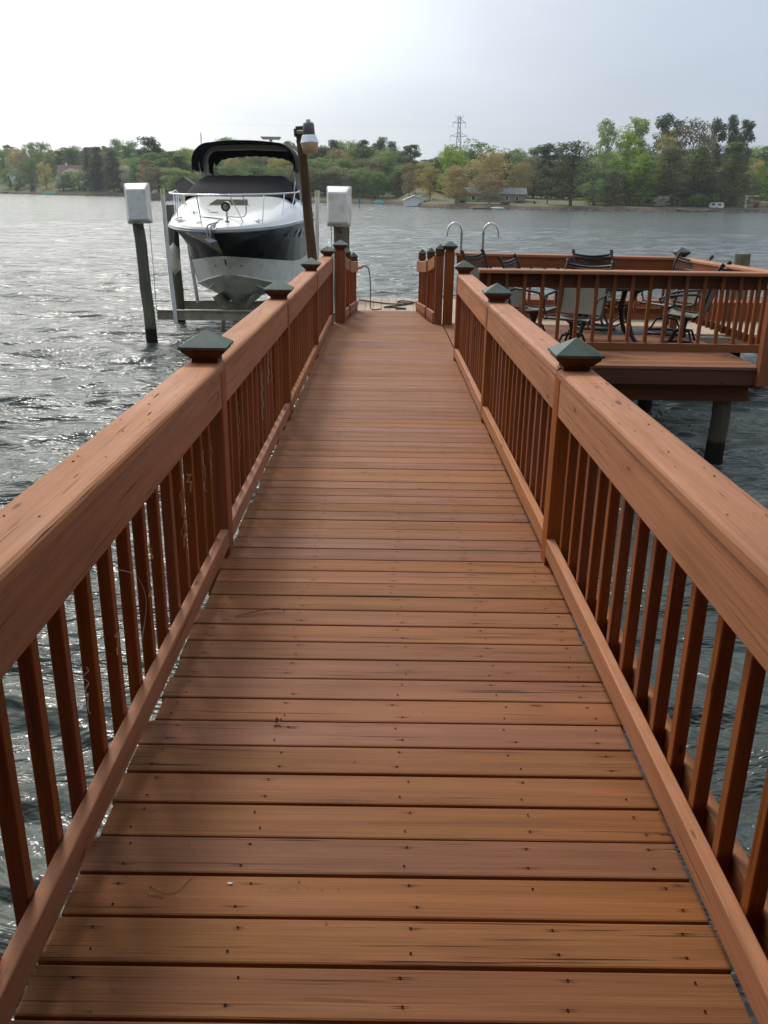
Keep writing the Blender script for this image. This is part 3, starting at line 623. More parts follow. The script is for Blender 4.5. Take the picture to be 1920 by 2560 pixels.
def tree(kind, colr, x, y, ztop, w, label, group=None, idx=0):
    gz = ground_z(x, y)-.1; h = max(1.0, ztop-gz)
    nm = {'oak': 'leafy_tree', 'poplar': 'tall_leafy_tree', 'pine': 'pine_tree', 'pinebig': 'pine_tree', 'cedar': 'evergreen_tree', 'bush': 'bush'}[kind]
    cat = 'bush' if kind == 'bush' else 'pine tree' if 'pine' in kind else 'tree'
    t = thing(nm, label, cat, (x, y, gz), (0, 0, rnd(0, 6.28)), group)
    cm, tm = PROTO[kind][idx % len(PROTO[kind])]
    hs = h
    if kind == 'oak' and colr == 'white': hs = h
    t.scale = (w*1.02, w*1.02, hs)
    a = place('crown', cm, t); a.material_slots[0].link = 'OBJECT'; a.material_slots[0].material = MATS['leaf_'+colr]
    b = place('trunk', tm, t)
    if colr in ('tan', 'pale'): b.material_slots[0].link = 'OBJECT'; b.material_slots[0].material = MATS['bark_pale']
    # keep the trunk thickness sensible on tall narrow crowns

for i, (k, c, x, y, zt, w, lab) in enumerate(TREES):
    tree(k, c, x, y, zt, w, lab, None, i)
WL_ = {'poplar': '', 'oak': 'leafy spring tree filling the wood behind the far shore', 'pine': 'tall pine in the wood behind the far shore', 'cedar': 'dark evergreen filling the wood behind the far shore'}
for i, (k, c, x, y, zt, w) in enumerate(WOOD):
    cw = {'green': 'fresh green', 'lime': 'yellow green', 'brown': 'brownish', 'tan': 'golden brown', 'dark': 'dark', 'olive': 'olive'}[c]
    side = 'left half' if x < 0 else 'right half'
    nm = {'oak': 'leafy tree', 'poplar': 'slender tree', 'pine': 'tall pine', 'cedar': 'dense evergreen'}[k]
    tree(k, c, x, y, zt, w, f'{cw} {nm} in the far wood in the {side} of the photo', f'{cw} {nm}s of the far wood, {side}', i)

# ---------------------------------------------------------------- far buildings and shore things
def house(name, label, x, y, w, d, z0, zw, zr, wall, roof, rot=0, gable='x', windows=(), over=.4, chimney=False, cat='house'):
    t = thing(name, label, cat, (x, y, 0), (0, 0, R(rot)))
    m = MB(); m.box(-w/2, w/2, -d/2, d/2, z0, zw)
    if gable == 'x': m.add([(-w/2, -d/2, zw), (-w/2, d/2, zw), (-w/2, 0, zr-.1), (w/2, -d/2, zw), (w/2, d/2, zw), (w/2, 0, zr-.1)], [(0, 2, 1), (3, 4, 5)])
    else: m.add([(-w/2, -d/2, zw), (w/2, -d/2, zw), (0, -d/2, zr-.1), (-w/2, d/2, zw), (w/2, d/2, zw), (0, d/2, zr-.1)], [(0, 1, 2), (3, 5, 4)])
    m.build('wall', wall, t)
    m = MB(); o = over; th = .15
    if gable == 'x':
        for s in (-1, 1): 
            q = [(-w/2-o, s*(d/2+o), zw-.1), (w/2+o, s*(d/2+o), zw-.1), (w/2+o, 0, zr), (-w/2-o, 0, zr)]
            q2 = [(a, b, c+th) for a, b, c in q]
            m.add(q+q2, [(0, 1, 2, 3), (7, 6, 5, 4), (0, 4, 5, 1), (1, 5, 6, 2), (2, 6, 7, 3), (3, 7, 4, 0)])
    else:
        for s in (-1, 1):
            q = [(s*(w/2+o), -d/2-o, zw-.1), (s*(w/2+o), d/2+o, zw-.1), (0, d/2+o, zr), (0, -d/2-o, zr)]
            q2 = [(a, b, c+th) for a, b, c in q]
            m.add(q+q2, [(0, 1, 2, 3), (7, 6, 5, 4), (0, 4, 5, 1), (1, 5, 6, 2), (2, 6, 7, 3), (3, 7, 4, 0)])
    r = m.build('roof', roof, t)
    if chimney: c = MB(); c.box(-w*.22, -w*.22+.9, -.4, .4, zw, zr+.9); c.build('chimney', 'siding_white', r)
    for (wx, wz, ww, wh) in windows:
        f = MB(); f.box(wx-ww/2-.1, wx+ww/2+.1, -d/2-.06, -d/2+.02, wz-.1, wz+wh+.1); fo = f.build('window', 'siding_white', t)
        g = MB(); g.box(wx-ww/2, wx+ww/2, -d/2-.09, -d/2-.065, wz, wz+wh); g.build('pane', 'window_dark', fo)
    return t
house('house', 'cream house with steep red brown roof and chimney on the far left hill', -140.4, 420, 10, 9, 3, 7.2, 11.0, 'siding_white', 'roof_red', 10, 'x', ((-5, 5, 1.2, 1.6), (0, 5, 1.2, 1.6), (4.5, 5, 1.2, 1.6)), chimney=True)
house('house', 'white house half hidden by trees near the left edge', -175.3, 446, 6, 7, 2.6, 7.6, 9.6, 'siding_white', 'roof_dark', -8, 'y', ((-2, 4.6, 1, 1.5), (2, 4.6, 1, 1.5)))
house('boathouse', 'small dark boathouse with grey gable behind the bow rail of the boat', -54.3, 254.4, 4.6, 4, .4, 2.9, 4.6, 'siding_brown', 'roof_dark', 0, 'y', cat='boathouse')
house('boathouse', 'low bright white boathouse on the point beside the gazebo', 6.6, 216.5, 4.4, 4.5, -1.2, .1, 1.1, 'siding_white', 'siding_white', 0, 'y', cat='boathouse')
house('house', 'tan brick ranch house with grey green roof on the right lawn', 25.6, 219, 13.6, 7, -1.1, 1.7, 3.0, 'siding_tan', 'roof_grey', -6, 'x', ((-5, .4, .8, .9), (-2.4, .4, .8, .9), (.5, .2, 1.4, 1.0), (2.7, .5, .5, .8), (5, .5, .5, .8)))
house('house', 'low pale green house hidden behind the right grove', 60.2, 219, 8.6, 6, -1, 1.5, 2.4, 'siding_tan', 'roof_grey', 0, 'x', ((-2.8, .1, 1, 1.1), (.3, .1, 1.6, 1.1)))
t = thing('gazebo', 'white gazebo with dark hipped roof right of the white boathouse', 'gazebo', (9.3, 217, 0))
m = MB(); m.frustum((0, 0), 3.0, 3.0, .1, .1, .75, 1.55); m.build('roof', 'roof_dark', t)
for sx in (-1.2, 1.2):
    for sy in (-1.2, 1.2): m = MB(); m.box(sx-.1, sx+.1, sy-.1, sy+.1, -1.0, .76); m.build('column', 'siding_white', t)
m = MB(); m.box(-1.2, 1.2, -1.23, -1.17, -.55, -.35); m.box(-1.4, 1.4, -1.4, 1.4, -1.2, -.9); m.build('railing', 'siding_white', t)
t = thing('camper_trailer', 'small pale camper trailer parked under the right grove', 'camper', (75.3, 212.2, -.05), (0, 0, R(-18)))
prof = [(-1.5, .1), (1.5, .1), (1.62, .5), (1.5, 1.1), (1.2, 1.3), (-1.3, 1.3), (-1.55, 1.0), (-1.62, .4)]
m = MB(); n = len(prof)
m.add([(a, -.8, b-.55) for a, b in prof]+[(a, .8, b-.55) for a, b in prof], [tuple(range(n)), tuple(range(n, 2*n))[::-1]]+[(k, n+k, n+(k+1) % n, (k+1) % n) for k in range(n)])
m.build('body', 'box_white', t)
for wx in (-.7, .6): m = MB(); m.box(wx-.3, wx+.3, -.83, -.81, .1, .45); m.build('window', 'window_dark', t)
m = MB(); m.tube([(0, -.85, -.55), (0, -.65, -.55)], .22, 12); m.build('wheel', 'rubber', t)
t = thing('pergola', 'white garden pergola frame at the far right lawn', 'pergola', (84.8, 217, 0))
for sx in (-1.2, -.9): m = MB(); m.box(sx-.08, sx+.08, -.1, .1, -.6, 2.2); m.build('column', 'pvc', t)
m = MB(); m.box(-1.4, 1.6, -.6, -.5, 2.1, 2.25); m.box(-1.4, 1.6, .5, .6, 2.1, 2.25); m.box(-1.2, -1.1, -.7, .7, 2.25, 2.35); m.box(1.1, 1.2, -.7, .7, 2.25, 2.35); m.build('beam', 'pvc', t)
def cov_boat(label, x, y, L, rot=0):
    t = thing('covered_boat', label, 'boat', (x, y, WATER), (0, 0, R(rot)))
    m = MB(); m.frustum((0, 0), L*.9, 1.0, L, 1.6, 0, .45); m.build('hull', 'siding_white', t)
    m = MB(); m.frustum((0, 0), L*1.02, 1.7, L*.55, .5, .45, 1.05); m.build('cover', 'teal', t)
cov_boat('long turquoise covered boat at the bank below the red roofed house', -141.9, 394.8, 6.2, 12)
cov_boat('turquoise covered boat at the bank left of the white boathouse', -1.8, 251, 2.9)
def pier(label, x, y, w, z, mat, rot=0):
    t = thing('pier', label, 'pier', (x, y, 0), (0, 0, R(rot)))
    m = MB(); m.box(-w/2, w/2, -.7, .7, z-.15, z); m.build('deck', mat, t)
    k = max(2, int(w/1.6))
    for i in range(k): m = MB(); px = -w/2+.3+(w-.6)*i/(k-1); m.box(px-.08, px+.08, -.6, -.45, WATER-.4, z-.15); m.build('leg', 'pile_wood', t)
pier('grey wooden pier on posts in front of the camper trailer', 67.2, 203.3, 6.9, -.68, 'galv', -20)
pier('low dark pier beside the kayak below the ranch house', 19.9, 192.6, 3.9, -1.08, 'pile_wood')
pier('white dock at the far left edge of the shore', -172.5, 419.5, 7, -.2, 'siding_white', 22)
m = MB()
for i in range(9): pass
prof = [(-1.6, .0, .18), (-1.1, .16, .22), (0, .26, .24), (1.1, .16, .22), (1.6, 0, .18)]
m.lathe([(.01, -1.6), (.16, -1.2), (.27, 0), (.16, 1.2), (.01, 1.6)], 10, 0, Matrix.Rotation(R(90), 4, 'Y'))
m.build('kayak', 'siding_white', None, (23.3, 194.3, WATER+.25), label='cream kayak lying at the water beside the low dark pier', category='kayak')
m = MB(); m.box(-6, 6, -.3, .5, WATER-.6, .45); m.build('seawall', 'stone', None, (-59.2, 254.0, 0), label='grey stone seawall at the water behind the left pvc guide pole', category='wall')
bpy.data.objects['seawall'].rotation_euler = (0, 0, R(12))
t = thing('channel_marker', 'thin post with pale green board standing in the water left of the boathouse', 'marker', (-5.28, 185.7, WATER))
m = MB(); m.tube([(0, 0, -1), (0, 0, 2.75)], .09, 8); m.build('post', 'pile_wood', t)
m = MB(); m.box(-.25, .25, -.12, -.09, .95, 1.75); m.build('sign_board', 'teal', t)
# transmission tower
t = thing('transmission_tower', 'grey steel lattice power pylon rising above the bright green tree', 'pylon', (52.8, 700, 0))
def lattice(mb, zs, ws, r=.22):
    for (z0, w0), (z1, w1) in zip(zip(zs, ws), list(zip(zs, ws))[1:]):
        c0 = [(sx*w0, sy*w0, z0) for sx, sy in ((-1, -1), (1, -1), (1, 1), (-1, 1))]; c1 = [(sx*w1, sy*w1, z1) for sx, sy in ((-1, -1), (1, -1), (1, 1), (-1, 1))]
        for k in range(4):
            mb.tube([c0[k], c1[k]], r, 4); mb.tube([c0[k], c1[(k+1) % 4]], r*.6, 4); mb.tube([c0[(k+1) % 4], c1[k]], r*.6, 4)
m = MB(); lattice(m, [5, 20, 30, 36, 41, 45, 49, 52, 55], [5, 3.2, 2.2, 1.7, 1.35, 1.1, .95, .9, .8]); m.build('lattice_mast', 'tower_steel', t)
for z, hw in ((41.5, 6.2), (50.5, 4.6)):
    m = MB()
    for sy in (-.8, .8): m.tube([(-hw, 0, z), (0, sy, z-.3), (hw, 0, z)], .2, 4); m.tube([(-hw, 0, z), (0, sy, z+2.6), (hw, 0, z)], .14, 4)
    for sx in (-1, 1): m.tube([(sx*hw, 0, z), (sx*hw, 0, z-3.2)], .16, 4)
    m.build('cross_arm', 'tower_steel', t)
m = MB()
for sx in (-1, 1): m.tube([(sx*.8, 0, 52), (sx*3.2, 0, 55.5)], .16, 4)
m.build('peak_arm', 'tower_steel', t)
for j, (dx, z) in enumerate(((-6.2, 38), (6.2, 38), (-4.6, 47.5), (4.6, 47.5))):
    m = MB(); pts = []
    for i in range(25):
        u = i/12-1; pts.append((52.8+dx+u*330, 700+u*60, z+18*(u*u)*(.6) - 10*abs(u)))
    m.tube(pts, .018, 3, 0, False)
    m.build('power_line', 'tower_steel', None, None, label='thin power lines hanging from the pylon across the sky', category='cable', group='power lines of the pylon')
m = MB(); lattice(m, [8, 20, 28, 35.7], [.7, .5, .35, .2], .06)
m.build('radio_mast', 'tower_steel', None, (-116.7, 600, 0), label='faint thin radio mast on the skyline left of the black bimini', category='mast')
t = thing('water_tower', 'small yellowish water tank on the skyline above the bimini', 'water tower', (-60.7, 500, 0))
m = MB(); m.frustum((0, 0), 8.5, 5, 10.5, 6, 27, 28.2); m.build('tank', 'siding_tan', t)
m = MB(); m.tube([(0, 0, 8), (0, 0, 27)], .8, 8); m.build('column', 'siding_tan', t)

# ---------------------------------------------------------------- haze over the lake
m, nt, b = newmat('haze')
nt.nodes.remove(b); pv = nt.nodes.new('ShaderNodeVolumePrincipled')
pv.inputs['Color'].default_value = (.92, .96, 1, 1); pv.inputs['Density'].default_value = .00025
nt.links.new(pv.outputs[0], nt.nodes['Material Output'].inputs['Volume'])
mb = MB(); mb.box(-760, 760, -90, 800, -3.4, 62); mb.build('haze', 'haze', kind='stuff')
# ---------------------------------------------------------------- walkway
walk = thing('boardwalk', 'long red brown plank walkway leading to the dock', 'boardwalk')
NB = 108; Y0 = -1.05; PIT = .143
def plank_mesh(L, w, t, ax=0, c=.006, name='plank'):
    mb = MB(); pr = rprof(w, t, c, n=2)
    if ax == 0: vs = [(x, a, b) for x in (-L/2, L/2) for a, b in pr]
    else: vs = [(-a, y, b) for y in (-L/2, L/2) for a, b in pr]
    n = len(pr); mb.add(vs, [(k, (k+1) % n, n+(k+1) % n, n+k) for k in range(n)]+[tuple(range(n))[::-1], tuple(range(n, 2*n))])
    return mb.mesh(name)
pls = []
for L, w in ((1.575, .1335), (1.568, .1345), (1.58, .1325), (1.572, .134)):
    me = plank_mesh(L, w, .036); me.materials.append(MATS['deck_x']); pls.append(me)
scr = MB()
XS = [-.70, -.355, .045, .39, .70]
def disc(mb, x, y, z, r, n=8, sx=1):
    mb.add([(x+sx*r*math.cos(6.2832*k/n), y+r*math.sin(6.2832*k/n), z) for k in range(n)], [tuple(range(n))])
for i in range(NB):
    y = Y0+i*PIT+.0715+rnd(-.0022, .0022)
    if y > 13.05: break
    if y > 9.98:
        if y < 10.2: mel = plank_mesh(1.61, .134, .036); mel.materials.append(MATS['deck_x'])
        place('deck_board', mel, walk, (.048, y, rz(y)-.018), (rnd(-.004, .004), 0, 0)); continue
    o = place('deck_board', pls[i % 4], walk, (.03+rnd(-.009, .009), y, rz(y)-.018+rnd(-.0012, .0012)), (rnd(-.004, .004), rnd(-.0008, .0008), rnd(-.0016, .0016)))
    if y > .9:
        for x in XS:
            for s in (-1, 1):
                if random.random() < .04: continue
                xx = x+.03+rnd(-.02, .02)+.012*math.sin(i*.7+x*9); yy = y+s*(.036+rnd(-.005, .005)); zz = rz(y)+.0022
                disc(scr, xx, yy, zz, .0033)
                if random.random() < .55:      # little splits running from the screw along the grain
                    l1, l2 = rnd(.008, .045), rnd(.008, .045)
                    scr.add([(xx-l1, yy, zz-.0002), (xx, yy-.0012, zz-.0002), (xx+l2, yy+rnd(-.001, .001), zz-.0002), (xx, yy+.0012, zz-.0002)], [(0, 1, 2, 3)])
scr.build('screw_heads', 'screw', walk, kind='stuff')
# narrowing boards at the far end
for i in range(12):
    y = 13.07+.0715+i*PIT; u = min(1, (y-13.1)/1.75)
    xl, xr = -.60+.13*u**.7, .72-.19*u**.7
    me = plank_mesh(xr-xl, .134, .036); me.materials.append(MATS['deck_x'])
    place('deck_board', me, walk, ((xl+xr)/2, y, rz(y)-.018))
for x in (-.69, 0, .72):
    m = MB(); m.sweep([(x, -1.2, rz(-1.2)-.155), (x, 13.1, rz(13.1)-.155)], [(-.019, -.11), (.019, -.11), (.019, .11), (-.019, .11)]); m.build('joist', 'post_y', walk)
m = MB(); m.box(-.72, .77, 13.02, 13.06, -.42, -.215); m.build('end_joist', 'post_x', walk)

def dock_pile(x, y, r, ztop, label, lean=0, group=None, mat='pile_wood'):
    mb = MB(); pts = []; rr = []
    for i in range(9):
        z = WATER-1.2+(ztop-WATER+1.2)*i/8; pts.append((lean*(z-WATER)+.01*math.sin(i*2.1), .008*math.sin(i*1.3), z)); rr.append(r*(1.06-.08*i/8)*(1+.015*math.sin(i*3)))
    mb.tube(pts, rr, 20)
    mb.mi = [0]*len(mb.mi)
    return mb.build('dock_piling', mat, None, (x, y, 0), label=label, category='piling', **({'group': group} if group else {}))
for i, (x, y) in enumerate(((-.62, 2.8), (.66, 2.8), (-.62, 6.6), (.66, 6.6), (-.62, 10.3), (.66, 10.3))):
    dock_pile(x, y, .10, -.27-.0134*y, 'round wooden piling hidden beneath the plank walkway', 0, 'pilings under the walkway')

# ---------------------------------------------------------------- railings
def cap_on(parent, x, y, z, w=.215, matc='cap_green'):
    """collar and green pyramid cap on a post whose rail top is at z"""
    m = MB(); m.frustum((x, y), .118, .118, .118, .118, z-.01, z+.032); m.frustum((x, y), .128, .128, w-.03, w-.03, z+.032, z+.062); m.frustum((x, y), w-.024, w-.024, w-.018, w-.018, z+.062, z+.078)
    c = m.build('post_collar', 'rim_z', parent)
    m = MB(); m.frustum((x, y), w, w, w-.002, w-.002, z+.078, z+.088); m.frustum((x, y), w-.002, w-.002, .004, .004, z+.088, z+.152); m.build('post_cap', matc, c)
def post(parent, x, y, z0, z1, s=.10, capw=.215, cap=True):
    m = MB(); k = s/2; m.sweep([(x-1e-4, y, 0), (x+1e-4, y, 0)], [(0, 0)]*3) if False else None
    pr = rprof(s, s, .006, n=2); n = len(pr)
    m.add([(x+a, y+b, z) for z in (z0, z1) for a, b in pr], [(i, (i+1) % n, n+(i+1) % n, n+i) for i in range(n)]+[tuple(range(n))[::-1], tuple(range(n, 2*n))])
    p = m.build('post', 'post_z', parent)
    if cap: cap_on(p, x+(math.copysign(.014, x) if s > .115 and s < .12 else 0), y, z1, capw)
    return p
CAPP = [(-.084, -.019), (.084, -.019), (.084, .005), (.079, .013), (.070, .018), (.058, .0195), (-.058, .0195), (-.070, .018), (-.079, .013), (-.084, .005)]
def bal_mesh(h, s=.038, name='baluster'):
    m = MB(); pr = rprof(s, s, .003, n=1); n = len(pr)
    m.add([(a, b, z) for z in (0, h) for a, b in pr], [(i, (i+1) % n, n+(i+1) % n, n+i) for i in range(n)]+[tuple(range(n))[::-1], tuple(range(n, 2*n))])
    me = m.mesh(name); me.materials.append(MATS['post_z']); return me
BAL = bal_mesh(.93)
def side_railing(t, side, xi, posts, ystart, xo=0):
    """side -1 left, +1 right; xi = |x| of the inner face of the fascia"""
    s = side; H = .945
    px = s*(xi+.055)
    for y in posts: post(t, px, y, rz(y)-.40, rz(y)+H-.01, .118)
    ys = [ystart]+list(posts)
    for a, b in zip(ys, ys[1:]):
        a2, b2 = a, b
        j = rnd(-.008, .008)
        cx = s*(xi+.078)
        mb = MB(); mb.sweep([(cx, a2+.002, rz(a2)+H-.019+j), (cx, (a2+b2)/2, rz((a2+b2)/2)+H-.020+j*.5), (cx, b2-.002, rz(b2)+H-.019)], CAPP); mb.build('top_rail', 'rail_y', t)
        for (x0, x1, nm) in ((xi, xi+.036, 'fascia_board'), (xi+.078, xi+.112, 'outer_fascia_board')):
            xm = s*(x0+x1)/2; w = (x1-x0)
            mb = MB(); mb.sweep([(xm, a2+.003, rz(a2)+H-.0395-.085+j*.6), (xm, b2-.003, rz(b2)+H-.0395-.085)], rprof(w, .17, .006, n=2)); mb.build(nm, 'rail_y', t)
        ia, ib = a+.052, b-.052
        for (x0, x1, nm) in ((xi-.003, xi+.037, 'bottom_rail'), (xi+.079, xi+.117, 'outer_bottom_rail'))[:1 if s < 0 else 2]:
            xm = s*(x0+x1)/2
            mb = MB(); mb.sweep([(xm, ia, rz(ia)+.093+j), (xm, ib, rz(ib)+.093)], rprof(x1-x0, .09, .005, n=2)); mb.build(nm, 'rail_y', t)
        n = int(round((b-a)/.187)); 
        for k in range(1, n):
            y = a+(b-a)*k/n
            if y < .2: continue
            place('baluster', BAL, t, (s*(xi+.058)+rnd(-.001, .001), y+rnd(-.006, .006), rz(y)-.03+rnd(-.012, .012)), (rnd(-.004, .004), rnd(-.004, .004), rnd(-.03, .03)))
tl = thing('wooden_railing', 'left railing of the walkway with four green capped posts', 'railing')
side_railing(tl, -1, .742, [1.02, 4.04, 6.93, 10.02, 12.98], -1.0)
tr_ = thing('wooden_railing', 'right railing of the walkway with thick pinkish top rail', 'railing')
side_railing(tr_, 1, .795, [1.02, 3.97, 6.93, 9.92], -1.0)

# platform for the seating area
plat = thing('seating_platform', 'square plank platform carrying the patio table and chairs', 'platform')
PX0, PX1, PY0, PY1 = .86, 4.22, 9.72, 13.05
i = 0; y = PY0+.07
while y < PY1+.3:
    me = plank_mesh(PX1-PX0-.02-(.08 if False else 0), .134, .036); me.materials.append(MATS['deck_x'])
    place('deck_board', me, plat, ((PX0+PX1)/2, y, rz(y)-.018+rnd(-.001, .001))); y += PIT; i += 1
def pbox(nm, mat, x0, x1, y0, y1, z0, z1, par): m = MB(); m.box(x0, x1, y0, y1, z0, z1); return m.build(nm, mat, par)
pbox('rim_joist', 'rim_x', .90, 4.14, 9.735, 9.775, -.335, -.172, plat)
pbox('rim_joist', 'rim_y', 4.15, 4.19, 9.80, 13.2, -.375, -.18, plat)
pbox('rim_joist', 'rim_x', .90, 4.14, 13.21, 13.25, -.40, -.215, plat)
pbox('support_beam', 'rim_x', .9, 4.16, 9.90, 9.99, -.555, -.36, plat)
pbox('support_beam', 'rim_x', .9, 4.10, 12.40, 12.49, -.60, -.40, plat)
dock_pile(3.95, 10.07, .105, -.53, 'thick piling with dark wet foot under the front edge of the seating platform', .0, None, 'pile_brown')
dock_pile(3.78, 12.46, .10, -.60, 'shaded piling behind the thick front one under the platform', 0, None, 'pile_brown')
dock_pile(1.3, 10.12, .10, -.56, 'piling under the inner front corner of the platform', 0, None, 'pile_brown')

def straight_rail(t, p0, p1, ztop0, ztop1, zd0, zd1, out, ax, n, fh=.15, bal_out=True, bm='post', cm='rail', fm='post'):
    """railing between two points; out = unit vector pointing away from the platform"""
    p0 = Vector(p0); p1 = Vector(p1); o = Vector((*out, 0)); d = (p1-p0); L = d.length
    s_ = 'xyz'[ax]
    def P(u, z, k=0): q = p0+d*u+o*k; return (q.x, q.y, z)
    H0, H1 = ztop0, ztop1
    m = MB(); m.sweep([P(0, H0-.0195), P(1, H1-.0195)], CAPP); m.build('top_rail', cm+'_'+s_, t)
    for k, nm in ((-.046, 'fascia_board'), (.0, None)):
        if nm: m = MB(); m.sweep([P(0.005, H0-.04-fh/2, k), P(.995, H1-.04-fh/2, k)], rprof(.036, fh, .005, n=2)); m.build(nm, fm+'_'+s_, t)
    m = MB(); m.sweep([P(.01, zd0+.215, .032), P(.99, zd1+.215, .032)], rprof(.036, .09, .005, n=2)); m.build('bottom_rail', bm+'_'+s_, t)
    for k in range(n):
        u = (k+.6)/(n+.2); z0 = zd0+(zd1-zd0)*u+.17; z1 = H0+(H1-H0)*u-.042
        me = bal_mesh(z1-z0); place('baluster', me, t, P(u, z0, -.007 if True else 0), (0, 0, rnd(-.03, .03)))
t = thing('wooden_railing', 'near railing of the seating platform crossing in front of the patio chairs', 'railing')
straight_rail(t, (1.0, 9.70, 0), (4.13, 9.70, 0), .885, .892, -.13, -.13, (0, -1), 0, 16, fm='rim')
m = MB(); m.box(4.142, 4.262, 9.65, 9.76, -.33, .845); m.build('post', 'post_z', t)
t = thing('wooden_railing', 'far railing of the seating platform behind the patio chairs', 'railing')
straight_rail(t, (1.02, 13.22, 0), (4.22, 13.30, 0), .835, .815, -.18, -.18, (0, 1), 0, 16)
post(t, 4.31, 13.33, -.42, .80, .11, .22)
t = thing('wooden_railing', 'right hand railing of the seating platform beside the dock', 'railing')
straight_rail(t, (4.27, 9.80, 0), (4.30, 13.27, 0), .888, .815, -.13, -.18, (1, 0), 1, 18)

# end posts and the two curved railings
def curved(t, side, pts, tops, ends):
    (x0, y0), (x1, y1), (x2, y2) = pts; N = 10; path = []; zt = []
    for i in range(N+1):
        u = i/N; x = (1-u)**2*x0+2*u*(1-u)*x1+u*u*x2; y = y0+(y2-y0)*u
        path.append((x, y)); zt.append(tops[0]+(tops[1]-tops[0])*(1-(1-u)**1.8))
    for a, b, nm in ((0, 4, 0), (5, N, 0)):
        q = [(path[i][0], path[i][1], zt[i]) for i in range(a, b+1)]
        m = MB(); m.sweep([(x, y, z-.095) for x, y, z in q], rprof(.04, .17, .01, n=2)); m.build('curved_rail', 'rail_y', t)
        q2 = [(path[i][0]-side*.002, path[i][1], rz(path[i][1])+.10) for i in range(a, b+1)]
        m = MB(); m.sweep(q2, rprof(.04, .11, .006, n=2)); m.build('curved_bottom_rail', 'rail_y', t)
        m = MB(); m.sweep([(x, y, z-.1) for x, y, z in q2], rprof(.03, .08, .004, n=1)); m.build('skirt_board', 'post_y', t)
    for i in range(N*2-1):
        if i in (9,): continue
        u = (i+1)/(N*2); k = u*N; j = int(k); f = k-j; x = path[j][0]+(path[min(j+1, N)][0]-path[j][0])*f; y = path[j][1]+(path[min(j+1, N)][1]-path[j][1])*f
        z1 = zt[j]-.12; z0 = rz(y)+.02
        if i % 2: place('baluster', bal_mesh(z1-z0), t, (x+side*.035, y, z0))
tL = thing('curved_railing', 'short curved railing with low posts at the left end of the walkway', 'railing')
curved(tL, -1, ((-.60, 13.22), (-.56, 14.0), (-.455, 14.75)), (.80, .60), None)
post(tL, -.64, 13.13, -.25, .84, .145, .215)
post(tL, -.59, 14.0, -.30, .68, .09, .15); post(tL, -.505, 14.78, -.30, .57, .09, .14)
tR = thing('curved_railing', 'short curved railing with low posts at the right end of the walkway', 'railing')
curved(tR, 1, ((.735, 13.22), (.67, 14.0), (.535, 14.75)), (.80, .62), None)
post(tR, .79, 13.14, -.25, .80, .11, .15); post(tR, .93, 13.14, -.25, .845, .135, .215)
post(tR, .70, 13.9, -.30, .71, .09, .14); post(tR, .60, 14.72, -.30, .64, .09, .13)

# composite dock
dock = thing('composite_dock', 'pale tan plank dock running across at the end of the walkway', 'dock')
me = plank_mesh(4.15, .1385, .03, 1, .004); me.materials.append(MATS['composite_y'])
me2 = plank_mesh(2.2, .1385, .03, 1, .004); me2.materials.append(MATS['composite_y'])
x = -.41; i = 0
while x < 11:
    if x < .6: place('deck_board', me2, dock, (x, 16.45, -.315+rnd(-.001, .001)))
    else: place('deck_board', me, dock, (x, 15.46, -.315+rnd(-.001, .001)))
    x += .1425
pbox('rim_joist', 'composite_x', -.49, 11.1, 17.56, 17.6, -.50, -.312, dock)
pbox('rim_joist', 'composite_y', -.53, -.49, 15.2, 17.55, -.50, -.312, dock)
pbox('rim_joist', 'composite_x', .95, 11.1, 13.33, 13.37, -.50, -.34, dock)
for x in (-.35, 3.2, 6.9, 10.5): dock_pile(x, 17.3, .1, -.5, 'piling in the shade under the pale dock', 0, 'pilings under the pale dock')
dock_pile(6.98, 17.85, .15, .62, 'grey green piling top rising beyond the dock at the right edge', 0)
# low bench box on the dock seen through the right balusters
t = thing('dock_bench', 'long low wooden bench on the pale dock seen through the platform balusters', 'bench')
for k in range(3): pbox('seat_plank', 'deck_x', 1.7, 9.4, 14.9+k*.145, 15.035+k*.145, -.03, .005, t)
pbox('front_board', 'post_x', 1.72, 9.38, 14.92, 14.955, -.30, -.032, t)
for xx in (1.9, 3.7, 5.3, 6.9, 8.4): pbox('leg', 'post_z', xx, xx+.09, 14.97, 15.25, -.30, -.032, t)

# swim ladder
t = thing('swim_ladder', 'metal swim ladder with two hooped handrails at the dock edge', 'ladder')
def hoop(x, s):
    zc = .97; pts = []
    for i in range(13):
        a = math.pi*i/12*.93; pts.append((x+s*(.135-.135*math.cos(a)), 17.2-.05*i/12, zc+.155*math.sin(a)))
    pts.append((pts[-1][0]+s*.02, 17.14, zc-.10))
    m = MB(); m.tube(pts, .019, 10); m.build('handrail', 'steel', t)
    m = MB(); m.tube([(x, 17.2, -1.7), (x, 17.2, .97)], .021, 10); m.build('side_rail', 'dull_metal', t)
hoop(1.425, -1); hoop(1.83, 1)
for z in (.565, -.30, -.6, -.9): m = MB(); m.tube([(1.36, 17.18, z), (1.93, 17.18, z+.01)], .017, 8); m.build('rung', 'steel', t)

